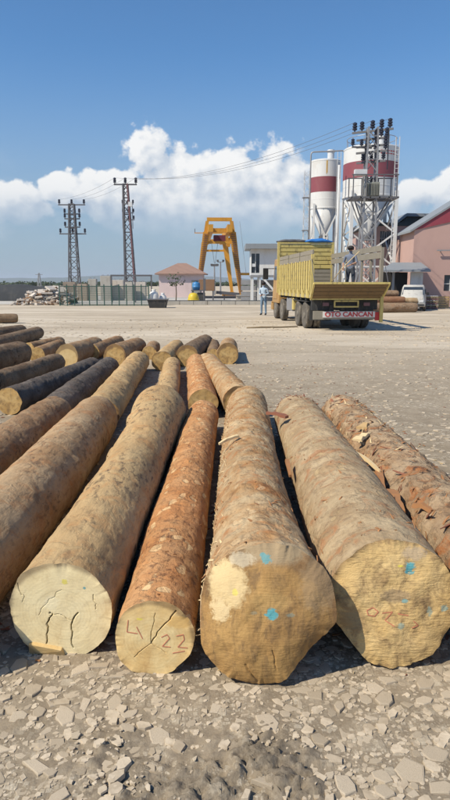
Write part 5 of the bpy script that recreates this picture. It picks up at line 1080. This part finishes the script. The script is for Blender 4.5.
for i, (q0, q1, yt, y_, mt, lab) in enumerate(((101, 111, 276, 60, 'concrete', 'tallest upright grey concrete block behind the green fence'), (89, 97, 279, 62, 'concrete', 'grey concrete block left of the tallest block'), (112, 124, 280, 61, 'palerubble', 'wide pale concrete block under the steel frame'), (126, 133, 282, 60, 'concrete', 'narrow grey block beside the leaning pylon'), (134, 146, 282, 61, 'palerubble', 'pale block at the hut end of the green fence'), (78, 88, 284, 60, 'rubble', 'low brown block beside the straight pylon'), (64, 76, 282, 64, 'rubble', 'stained block behind the rubble pile'))):
    a_, c_ = D(q0, 290, y_).x, D(q1, 290, y_).x; h_ = D(q0, yt, y_).z; t = thing('concrete_block', lab, 'block', ((a_ + c_) / 2, y_, 0), rn.uniform(-0.1, 0.1), 'blocks behind the fence')
    MB().box((0, 0, h_ / 2), (c_ - a_, 0.6, h_)).build('block', M[mt], t, bevel=0.03)
    for s in (-1, 1): MB().tube([(s * (c_ - a_) * 0.25 - 0.08, 0, h_ - 0.03), (s * (c_ - a_) * 0.25 - 0.08, 0, h_ + 0.1), (s * (c_ - a_) * 0.25 + 0.08, 0, h_ + 0.1), (s * (c_ - a_) * 0.25 + 0.08, 0, h_ - 0.03)], 0.015, 6).build('lifting_loop', M['rust'], t)
a_, c_ = D(110.5, 275, 54).x, D(152, 275, 54).x; zz = D(130, 275.5, 54).z
t = thing('steel_frame', 'dark horizontal steel beam carried on posts over the green fence', 'frame', ((a_ + c_) / 2, 54, 0)); l_ = c_ - a_
MB().box((0, 0, zz), (l_, 0.14, 0.14)).build('beam', M['dkgalv'], t)
for x in (-l_ / 2 + 0.07, l_ / 2 - 0.07, 0.3): MB().box((x, 0, (zz - 0.07) / 2), (0.1, 0.1, zz - 0.07)).build('post', M['dkgalv'], t)

# ------------------------------------------------------------------ rubble pile and dark bank
YR = 50.0; rx0, rx1 = D(14, 305, YR).x, D(68, 305, YR).x; rl_ = rx1 - rx0
t = thing('rubble_pile', 'heap of broken concrete slabs, timber and earth', 'rubble', ((rx0 + rx1) / 2, YR + 1.2, 0))
gx_, gy_ = np.meshgrid(np.linspace(-rl_ / 2, rl_ / 2, 70), np.linspace(-1.6, 2.4, 34)); u_ = gx_ / (rl_ / 2)
hh = 1.62 * np.clip(1 - np.abs(u_ * 0.92 - 0.15) ** 1.8, 0, 1) * np.clip(1 - ((gy_ - 0.4) / 2.0) ** 2, 0, 1) ** 0.7; hh = hh * (0.85 + 0.9 * fbm(gx_ * 1.3, gy_ * 1.3, None, 4, 91)) - 0.05
ii = np.arange(70 * 34).reshape(34, 70); obj('earth_core', np_mesh('earth_core', np.stack([gx_, gy_, hh], -1).reshape(-1, 3), np.stack([ii[:-1, :-1], ii[:-1, 1:], ii[1:, 1:], ii[1:, :-1]], -1).reshape(-1, 4), False), M['rubble'], t)
parts = {'palerubble': MB(), 'brownrubble': MB(), 'concrete': MB()}
for k in range(420):
    a_, b_ = rn.randrange(70), rn.randrange(26); p = Vector((gx_[b_, a_], gy_[b_, a_], max(0.05, hh[b_, a_]))); mt = rn.choice(('palerubble', 'brownrubble', 'concrete', 'palerubble')); s = rn.uniform(0.10, 0.30)
    Mx = Matrix.Rotation(rn.random() * 6, 3, 'Z') @ Matrix.Rotation(rn.gauss(0, 0.6), 3, 'X') @ Matrix.Rotation(rn.gauss(0, 0.5), 3, 'Y')
    parts[mt].box(p, (s * rn.uniform(1, 3.2 if mt != 'concrete' else 1.6), s * rn.uniform(0.5, 1), s * rn.uniform(0.2, 0.6)), Mx)
for k_, m_ in parts.items(): tag(m_.build('broken_chunks', M[k_], t), kind='stuff')
for k in range(10):
    a_, b_ = rn.randrange(6, 64), rn.randrange(3, 12); p = Vector((gx_[b_, a_], gy_[b_, a_], max(0.05, hh[b_, a_] + 0.05))); Mx = Matrix.Rotation(rn.random() * 6, 3, 'Z') @ Matrix.Rotation(rn.gauss(0, 0.6), 3, 'X')
    MB().box(p, (rn.uniform(0.7, 1.3), rn.uniform(0.4, 0.8), 0.14), Mx).build('broken_slab', M['palerubble'], t, bevel=0.02)
gx_, gy_ = np.meshgrid(np.linspace(-16, 9, 90), np.linspace(-1.5, 3, 16)); hh = (1.55 + 0.5 * fbm(gx_ * 0.5, gy_ * 0.5, None, 4, 71)) * np.clip(1 - ((gy_ - 0.8) / 2.3) ** 2, 0, 1) ** 0.5 * np.clip((9 - gx_) / 2.0, 0, 1) ** 0.6 - 0.06
bx = D(8, 300, 60).x; ii = np.arange(90 * 16).reshape(16, 90)
bk = obj('earth_bank', np_mesh('earth_bank', np.stack([gx_ , gy_, hh], -1).reshape(-1, 3), np.stack([ii[:-1, :-1], ii[:-1, 1:], ii[1:, 1:], ii[1:, :-1]], -1).reshape(-1, 4), False), M['netting']); bk.location = (bx - 3, 60, 0)
tag(bk, 'long dark earth bank behind the rubble pile', 'bank', kind='structure')
# far mast on the skyline
b_ = D(39.5, 284, 260); b_.z = 0; t = thing('distant_pylon', 'tiny far-off pylon on the skyline above the rubble pile', 'pylon', b_); lg = [MB() for _ in range(4)]; br = MB(); zz = D(39.5, 273, 260).z
lattice(lg, br, 1.4, 0.4, zz, 6, 0.16, 0.1)
for l in lg: l.build('leg', M['galv'], t)
br.build('bracing', M['galv'], t); MB().bar((-1.5, 0, zz - 0.6), (1.5, 0, zz - 0.6), 0.2).build('cross_arm', M['galv'], t)

# ------------------------------------------------------------------ the tipper-sided lorry
TB = Vector((D(346, 300, 22.7).x, 22.7, 0)); TR = R(4.9)
tk = thing('timber_lorry', 'yellow timber lorry seen from behind with lowered tailgate and red-lettered bumper board', 'truck', TB, TR)
BW, BL, ZF = 2.50, 7.0, 1.28; hb = BW / 2
MB().box((0, BL / 2, ZF - 0.06), (BW, BL, 0.12)).build('bed_floor', M['twood'], tk)
for s in (-1, 1): MB().box((s * 0.42, 4.9, 0.98), (0.10, 9.4, 0.26)).build('chassis_rail', M['chassis'], tk)
for k in range(8): MB().box((0, 0.3 + k * 0.9, ZF - 0.17), (BW - 0.05, 0.09, 0.10)).build('cross_member', M['chassis'], tk)
ZS = 2.62
# left side: yellow stakes and boards, grey timber capping
for k in range(7): 
    z0 = ZF + 0.02 + k * 0.175
    MB().box((-hb + 0.035, BL / 2, z0 + 0.083), (0.03, BL - 0.02, 0.15)).build('side_board', M['tgapshade'], tk)
for k in range(17):
    y = 0.12 + k * (BL - 0.24) / 16; MB().box((-hb + 0.004, y, ZF + 0.56 + 0.02 * math.sin(k * 3)), (0.034, 0.17, 1.34)).build('side_stake', M['tyellow'], tk, bevel=0.01)
    if k % 2: MB().hexa([(-hb - 0.05, y - 0.10, ZF - 0.12), (-hb + 0.02, y - 0.10, ZF - 0.12), (-hb + 0.02, y + 0.10, ZF - 0.12), (-hb - 0.05, y + 0.10, ZF - 0.12), (-hb - 0.075, y - 0.05, ZF + 0.2), (-hb - 0.062, y - 0.05, ZF + 0.2), (-hb - 0.062, y + 0.05, ZF + 0.2), (-hb - 0.075, y + 0.05, ZF + 0.2)]).build('side_latch', M['tyellow'], tk)
for k in range(3):
    y0, y1 = 0.05 + k * 2.33, 2.25 + k * 2.33; MB().box((-hb + 0.03, (y0 + y1) / 2, ZS - 0.02), (0.05, y1 - y0, 0.20)).build('capping_board', M['twood'], tk); MB().box((-hb + 0.03, (y0 + y1) / 2, ZS + 0.17), (0.045, y1 - y0 - 0.05, 0.15)).build('capping_board', M['twood'], tk)
# right side: grey open boards
for z0, h_ in ((ZF + 0.02, 0.2), (ZF + 0.26, 0.2), (ZS - 0.05, 0.22), (ZS + 0.2, 0.2)): MB().box((hb - 0.03, BL / 2, z0 + h_ / 2), (0.04, BL - 0.03, h_)).build('side_board', M['twood'], tk)
for k in range(7): MB().box((hb + 0.02, 0.15 + k * (BL - 0.3) / 6, ZF + 0.70), (0.07, 0.1, 1.7)).build('side_stake', M['twood'], tk)
# rear corner posts
MB().box((-hb - 0.01, -0.03, ZF + 0.62), (0.11, 0.09, 1.6)).build('corner_post', M['tyellow'], tk); MB().box((hb + 0.005, -0.03, ZF + 0.72), (0.10, 0.09, 1.9)).build('corner_post', M['twood'], tk); MB().box((hb + 0.02, -0.14, 0.78), (0.11, 0.10, 0.95)).build('hanging_post', M['tyellow'], tk)
# headboard
ZH = D(305, 244, 29.8).z; nh_ = 6
for k in range(nh_): 
    z0 = 2.35 + k * (ZH - 2.35) / nh_; MB().box((0, BL + 0.05, z0 + 0.10), (BW + 0.04, 0.06, (ZH - 2.35) / nh_ - 0.03)).build('head_board', M['tyellow'], tk, bevel=0.012)
for k in range(6): MB().box((0, BL + 0.045, ZF + 0.09 + k * 0.175), (BW, 0.05, 0.155)).build('head_plank', M['twood'], tk)
for x in (-hb - 0.02, hb + 0.02): MB().box((x, BL + 0.05, (ZF + ZH) / 2 + 0.02), (0.12, 0.1, ZH - ZF + 0.1)).build('head_post', M['tyellow'], tk)
MB().box((0, BL + 0.05, ZH + 0.035), (BW + 0.04, 0.12, 0.06)).build('head_rail', M['tyellow'], tk); MB().box((0, BL + 0.12, (ZF + ZH) / 2), (BW - 0.1, 0.02, ZH - ZF - 0.1)).build('head_back_sheet', M['tyellow'], tk)
def tarp_lump(x0, x1, y, z, h, mat, name, seed):
    n1_, n2_ = 22, 12; u_, v_ = np.meshgrid(np.linspace(0, 1, n1_), np.linspace(0, 2 * math.pi, n2_, endpoint=False), indexing='ij')
    rr_ = h * (0.6 + 0.9 * (0.5 + fbm(u_ * 5, np.cos(v_) * 1.5, np.sin(v_) * 1.5, 3, seed))) * np.sin(np.pi * np.clip(u_, 0.03, 0.97)) ** 0.35
    V_ = np.stack([x0 + (x1 - x0) * u_, y + rr_ * np.cos(v_) * 1.3, z + rr_ * (0.75 + np.sin(v_)) * 0.55], -1); ii_ = np.arange(n1_ * n2_).reshape(n1_, n2_)
    obj(name, np_mesh(name, V_.reshape(-1, 3), np.stack([ii_[:-1], ii_[1:], np.roll(ii_[1:], -1, 1), np.roll(ii_[:-1], -1, 1)], -1).reshape(-1, 4)), mat, tk)
tarp_lump(-0.05, 1.25, BL + 0.12, ZH + 0.07, 0.17, M['tarp'], 'rolled_tarpaulin', 3); tarp_lump(-1.35, 0.15, BL + 0.2, ZH + 0.07, 0.14, M['dkgalv'], 'rolled_cover', 5)
# tailgate let down half way, leaning out over the bumper
zh = ZF - 0.10; out, up_ = 0.62, 0.52; tg = []
def tgp(x, f, off): n_ = Vector((0, -up_, -out)).normalized() * off; return Vector((x, -0.06 - out * f, zh + up_ * f)) + n_
nb_ = 4
for k in range(nb_):
    f0, f1 = k / nb_ + 0.015, (k + 1) / nb_ - 0.015; e0, e1 = hb + 0.04 * f0, hb + 0.04 * f1
    MB().hexa([tgp(-e0, f0, 0), tgp(e0, f0, 0), tgp(e1, f1, 0), tgp(-e1, f1, 0), tgp(-e0, f0, 0.05), tgp(e0, f0, 0.05), tgp(e1, f1, 0.05), tgp(-e1, f1, 0.05)]).build('tailgate_board', M['tbrown'], tk)
MB().bar(tgp(-hb - 0.1, 1.02, 0.02), tgp(hb + 0.1, 1.02, 0.02), 0.09, 0.07).build('tailgate_rim', M['tyellow'], tk); MB().bar(tgp(-hb - 0.02, -0.02, 0.03), tgp(hb + 0.02, -0.02, 0.03), 0.08, 0.08).build('tailgate_hinge', M['tyellow'], tk)
for s in (-1, 1): MB().bar(tgp(s * (hb + 0.055), 0, 0.025), tgp(s * (hb + 0.09), 1.0, 0.025), 0.06, 0.07).build('tailgate_side_rim', M['tyellow'], tk); MB().bar(tgp(s * (hb + 0.06), 0.95, 0), (s * (hb + 0.06), -0.08, ZF + 1.25), 0.02).build('tailgate_chain', M['dkgalv'], tk)
# rear frame, bumper board with lettering
MB().box((0, 0.22, 0.92), (BW - 0.06, 0.10, 0.36)).build('rear_cross_beam', M['chassis'], tk)
for z_, w2 in ((0.86, 0.9), (1.06, 0.9)): MB().box((0.0, -0.06, z_), (w2, 0.05, 0.05)).build('plate_frame', M['tyellow'], tk)
for s in (-1, 1): MB().box((s * 0.43, -0.06, 0.96), (0.05, 0.05, 0.152)).build('plate_frame', M['tyellow'], tk); MB().box((s * 0.75, -0.05, 0.95), (0.22, 0.08, 0.12)).build('tail_light', M['rust'], tk, bevel=0.015)
MB().box((0, -0.04, 0.56), (BW - 0.1, 0.08, 0.30)).build('bumper_beam', M['twood'], tk, bevel=0.01)
for s in (-1, 1): MB().box((s * 0.5, 0.1, 0.72), (0.1, 0.12, 0.4)).build('bumper_bracket', M['chassis'], tk)
sg = MB().box((0.10, -0.095, 0.585), (1.92, 0.02, 0.21)).build('bumper_board', M['signwhite'], tk)
def text_mesh(s, size, name, mat, parent, loc, rx, ext=0.004, sx=1.0):
    cu = bpy.data.curves.new(name, 'FONT'); cu.body = s; cu.size = size; cu.extrude = ext; cu.align_x = 'CENTER'; cu.align_y = 'CENTER'; cu.offset = 0.006
    o = bpy.data.objects.new('tmp', cu); C.objects.link(o); bpy.context.view_layer.update()
    me = bpy.data.meshes.new_from_object(o.evaluated_get(bpy.context.evaluated_depsgraph_get())); bpy.data.objects.remove(o); me.materials.clear()
    q = obj(name, me, mat, parent); q.location = loc; q.rotation_euler = (rx, 0, 0); q.scale = (sx, 1, 1); return q
text_mesh('OTO CANCAN', 0.24, 'lettering', M['signred'], sg, (0.10, -0.111, 0.585), R(90), 0.004, 1.08)
MB().box((1.14, -0.10, 0.52), (0.16, 0.02, 0.30)).build('reflector', M['signred'], tk)
for s in (-1, 1): MB().box((s * 0.92, 0.55, 0.62), (0.56, 0.02, 0.55)).build('mud_flap', M['chassis'], tk); MB().box((s * 0.92, 2.35, 1.02), (0.6, 2.7, 0.03)).build('mudguard', M['chassis'], tk)
WS, WD = wheel_mesh(0.50, 0.28), wheel_mesh(0.50, 0.27, True)
for y in (1.45, 2.80): 
    for s in (-1, 1): put_wheel(tk, WD, (s * 0.93, y, 0.495))
    MB().box((0, y, 0.5), (1.3, 0.18, 0.18)).build('axle', M['chassis'], tk)
for y in (6.6, 8.4):
    for s in (-1, 1): put_wheel(tk, WS, (s * 1.05, y, 0.495))
    MB().box((0, y, 0.5), (1.8, 0.14, 0.14)).build('axle', M['chassis'], tk)
MB().box((-0.95, 4.6, 0.80), (0.5, 1.3, 0.55)).build('fuel_tank', M['galv'], tk, bevel=0.06); MB().box((0.95, 4.6, 0.80), (0.5, 1.1, 0.5)).build('battery_box', M['chassis'], tk, bevel=0.03)
MB().box((-1.02, 3.95, 0.85), (0.35, 0.5, 0.5)).build('tool_box', M['tyellow'], tk, bevel=0.02)
cb_m = MB(); secs = [(7.35, 1.15, 2.85), (7.40, 1.2, 2.92), (8.9, 1.2, 2.92), (9.25, 1.17, 2.1), (9.32, 1.15, 0.85)]
c0 = MB().hexa([(-1.2, 7.35, 0.75), (1.2, 7.35, 0.75), (1.2, 9.25, 0.75), (-1.2, 9.25, 0.75), (-1.14, 7.38, 2.85), (1.14, 7.38, 2.85), (1.14, 9.0, 2.85), (-1.14, 9.0, 2.85)]).build('cab', M['cab'], tk, bevel=0.08)
for s in (-1, 1):
    dr = MB().hexa([(s * 1.195, 7.75, 0.95), (s * 1.22, 7.75, 0.95), (s * 1.22, 8.95, 0.95), (s * 1.195, 8.95, 0.95), (s * 1.165, 7.78, 1.8), (s * 1.19, 7.78, 1.8), (s * 1.19, 8.92, 1.8), (s * 1.165, 8.92, 1.8)]).build('door', M['cab'], tk)
    MB().hexa([(s * 1.165, 7.82, 1.85), (s * 1.185, 7.82, 1.85), (s * 1.185, 8.85, 1.85), (s * 1.165, 8.85, 1.85), (s * 1.145, 7.86, 2.5), (s * 1.165, 7.86, 2.5), (s * 1.165, 8.75, 2.5), (s * 1.145, 8.75, 2.5)]).build('window', M['glass'], dr)
    MB().bar((s * 1.15, 9.0, 2.4), (s * 1.55, 9.15, 2.4), 0.04).build('mirror_arm', M['chassis'], tk); MB().box((s * 1.55, 9.15, 2.15), (0.26, 0.12, 0.55)).build('mirror', M['black'], tk, bevel=0.03)
    MB().box((s * 1.08, 9.0, 0.55), (0.35, 0.5, 0.3)).build('cab_step', M['cab'], tk, bevel=0.03)
MB().box((0, 9.1, 2.2), (2.0, 0.02, 0.8), Matrix.Rotation(R(-7), 3, 'X')).build('windscreen', M['glass'], tk); MB().box((0, 9.4, 0.6), (2.4, 0.16, 0.4)).build('front_bumper', M['cab'], tk, bevel=0.03)

# ------------------------------------------------------------------ people
def person(name, label, loc, rz, J, bones, mats, cap=True):
    """J: joint -> (position, radius); bones: (a, b, material); one skinned continuous body"""
    t = thing(name, label, 'person', loc, rz)
    names = list(J); ix = {k: i for i, k in enumerate(names)}
    me = bpy.data.meshes.new('body'); me.from_pydata([J[k][0] for k in names], [(ix[a], ix[b]) for a, b, _ in bones], [])
    o = bpy.data.objects.new('tmp', me); C.objects.link(o); o.modifiers.new('s', 'SKIN'); sv = me.skin_vertices[0].data
    for k in names: rr_ = J[k][1]; sv[ix[k]].radius = rr_ if isinstance(rr_, tuple) else (rr_, rr_)
    sv[ix['pelvis']].use_root = True
    o.modifiers[0].use_smooth_shade = True; sb = o.modifiers.new('u', 'SUBSURF'); sb.levels = 2; sb.render_levels = 2
    bpy.context.view_layer.update(); m2 = bpy.data.meshes.new_from_object(o.evaluated_get(bpy.context.evaluated_depsgraph_get())); bpy.data.objects.remove(o)
    m2.materials.clear(); mk = list(dict.fromkeys(m for _, _, m in bones))
    for k in mk: m2.materials.append(M[k])
    segs = [(Vector(J[a][0]), Vector(J[b][0]), mk.index(m), (max(J[a][1]) if isinstance(J[a][1], tuple) else J[a][1])) for a, b, m in bones]
    for p in m2.polygons:
        best, bi = 9, 0
        for a, b, i, r_ in segs:
            d = b - a; tt = max(0, min(1, (p.center - a).dot(d) / max(d.length_squared, 1e-9))); dd = (p.center - a - d * tt).length - r_ * 0.9
            if dd < best: best, bi = dd, i
        p.material_index = bi; p.use_smooth = True
    obj('body', m2, None, t)
    h = Vector(J['head'][0]); MB().lathe([(0.108, -0.01), (0.112, 0.03), (0.10, 0.075), (0.06, 0.115), (0.01, 0.125)], 18, h + Vector((0, 0.015, 0.0))).build('hair', M['hair'], t, True)
    for s in (-1, 1): MB().lathe([(0.004, -0.012), (0.012, 0), (0.004, 0.012)], 8, h + Vector((s * 0.035, -0.092, -0.002))).build('eye', M['hair'], t, True)
    MB().hexa([h + Vector(q) for q in ((-0.016, -0.09, -0.045), (0.016, -0.09, -0.045), (0.01, -0.08, 0.0), (-0.01, -0.08, 0.0), (-0.012, -0.118, -0.04), (0.012, -0.118, -0.04), (0.006, -0.095, 0.0), (-0.006, -0.095, 0.0))]).build('nose', M['skin'], t)
    if cap: MB().lathe([(0.115, 0.03), (0.12, 0.06), (0.105, 0.11), (0.05, 0.14), (0.01, 0.145)], 18, h + Vector((0, 0.01, 0.0))).build('cap', M['hair'], t, True); MB().box(h + Vector((0, -0.14, 0.045)), (0.15, 0.12, 0.015)).build('cap_peak', M['hair'], t, bevel=0.005)
    return t
def skeleton(elbL, wrL, elbR, wrR, short_sleeve, up, low, lean=0.0):
    J = {'pelvis': ((0, 0, 0.95), (0.145, 0.105)), 'waist': ((0, -lean * 0.3, 1.10), (0.14, 0.10)), 'chest': ((0, -lean * 0.7, 1.32), (0.165, 0.115)), 'collar': ((0, -lean, 1.46), (0.085, 0.07)), 'neck': ((0, -lean - 0.005, 1.53), 0.052), 'head': ((0, -lean - 0.02, 1.635), (0.078, 0.095)), 'crown': ((0, -lean - 0.012, 1.70), (0.06, 0.07))}
    B = [('pelvis', 'waist', low if False else up), ('waist', 'chest', up), ('chest', 'collar', up), ('collar', 'neck', 'skin'), ('neck', 'head', 'skin'), ('head', 'crown', 'skin')]
    for s, n_, e, w2 in ((-1, 'L', elbL, wrL), (1, 'R', elbR, wrR)):
        J['sh' + n_] = ((s * 0.185, -lean * 0.9, 1.41), 0.062); J['el' + n_] = (e, 0.043); J['wr' + n_] = (w2, 0.030)
        d = (Vector(w2) - Vector(e)).normalized(); pc = Vector(w2) + d * 0.07; J['pa' + n_] = (tuple(pc), (0.038, 0.02))
        B += [('chest', 'sh' + n_, up), ('sh' + n_, 'el' + n_, up), ('el' + n_, 'wr' + n_, 'skin' if short_sleeve else up), ('wr' + n_, 'pa' + n_, 'skin')]
        sd_ = d.cross(Vector((0, -0.3, 1))).normalized()
        for k, (o_, l_) in enumerate(((-0.03, 0.07), (-0.01, 0.085), (0.01, 0.08), (0.03, 0.062))):
            q = pc + sd_ * o_ + d * 0.03; J['f%d%s' % (k, n_)] = (tuple(q + d * l_ * 0.5), 0.009); J['g%d%s' % (k, n_)] = (tuple(q + d * l_ * 0.8 + Vector((0, -0.02, -0.02))), 0.008); B += [('pa' + n_, 'f%d%s' % (k, n_), 'skin'), ('f%d%s' % (k, n_), 'g%d%s' % (k, n_), 'skin')]
        q = Vector(w2) + d * 0.03; J['t0' + n_] = (tuple(q + sd_ * -s * 0.045 + d * 0.02), 0.011); J['t1' + n_] = (tuple(q + sd_ * -s * 0.055 + d * 0.055), 0.009); B += [('wr' + n_, 't0' + n_, 'skin'), ('t0' + n_, 't1' + n_, 'skin')]
        J['hip' + n_] = ((s * 0.095, 0, 0.88), 0.095); J['kn' + n_] = ((s * 0.115, -0.015, 0.49), 0.063); J['an' + n_] = ((s * 0.125, 0.02, 0.10), 0.045); J['toe' + n_] = ((s * 0.14, -0.15, 0.045), (0.042, 0.035)); J['heel' + n_] = ((s * 0.122, 0.05, 0.05), 0.04)
        B += [('pelvis', 'hip' + n_, low), ('hip' + n_, 'kn' + n_, low), ('kn' + n_, 'an' + n_, low), ('an' + n_, 'toe' + n_, 'shoe'), ('an' + n_, 'heel' + n_, 'shoe')]
    return J, B
mp = P(263.5, 315.5)
J, B = skeleton((-0.25, 0.02, 1.15), (-0.10, -0.20, 1.08), (0.26, 0.02, 1.15), (0.12, -0.20, 1.10), False, 'shirt', 'jeans', 0.03)
man = person('person', 'man in pale blue shirt and jeans standing beside the lorry, hands together in front', mp, R(-25), J, B, None, True)
ph = thing('phone', 'small dark phone held by the man in pale blue', 'phone', mp, R(-25)); MB().box((0.01, -0.30, 1.10), (0.07, 0.015, 0.14), Matrix.Rotation(R(-40), 3, 'X')).build('case', M['black'], ph, bevel=0.004); MB().box((0.01, -0.288, 1.108), (0.06, 0.004, 0.12), Matrix.Rotation(R(-40), 3, 'X')).build('screen', M['glass'], ph)
wp = Vector(TB) + Matrix.Rotation(TR, 3, 'Z') @ Vector((0.42, 1.0, ZF))
J, B = skeleton((-0.27, -0.05, 1.16), (-0.20, -0.26, 0.98), (0.26, -0.10, 1.17), (0.10, -0.30, 1.08), True, 'tshirt', 'dktrouser', 0.06)
wk = person('person', 'workman in slate shirt and dark trousers standing on the lorry bed holding a stick', wp, R(-30), J, B, None, True)
sk = thing('broom', 'long pale stick held slantwise by the workman on the lorry', 'broom', wp, R(-30))
MB().tube([(-0.62, -0.36, 0.42), (-0.24, -0.37, 0.92), (0.45, -0.42, 1.55)], 0.016, 8).build('handle', M['splinter'], sk, True); MB().box((-0.66, -0.36, 0.37), (0.16, 0.10, 0.12)).build('head', M['twood'], sk, bevel=0.01)
# ------------------------------------------------------------------ the air of the plain
hz_m = bpy.data.materials.new('thin_haze'); hz_m.use_nodes = True; hz_m.node_tree.nodes.clear(); n = NT(hz_m.node_tree)
n.new('ShaderNodeOutputMaterial', Volume=n.new('ShaderNodeVolumePrincipled', Color=(0.80, 0.88, 1.0), Density=HAZE, Anisotropy=0.0).outputs[0])
air = MB().box((0, 4300, 45.0), (14400, 10600, 110.0)).build('haze', hz_m); tag(air, 'thin pale haze over the plain', 'haze', kind='stuff')
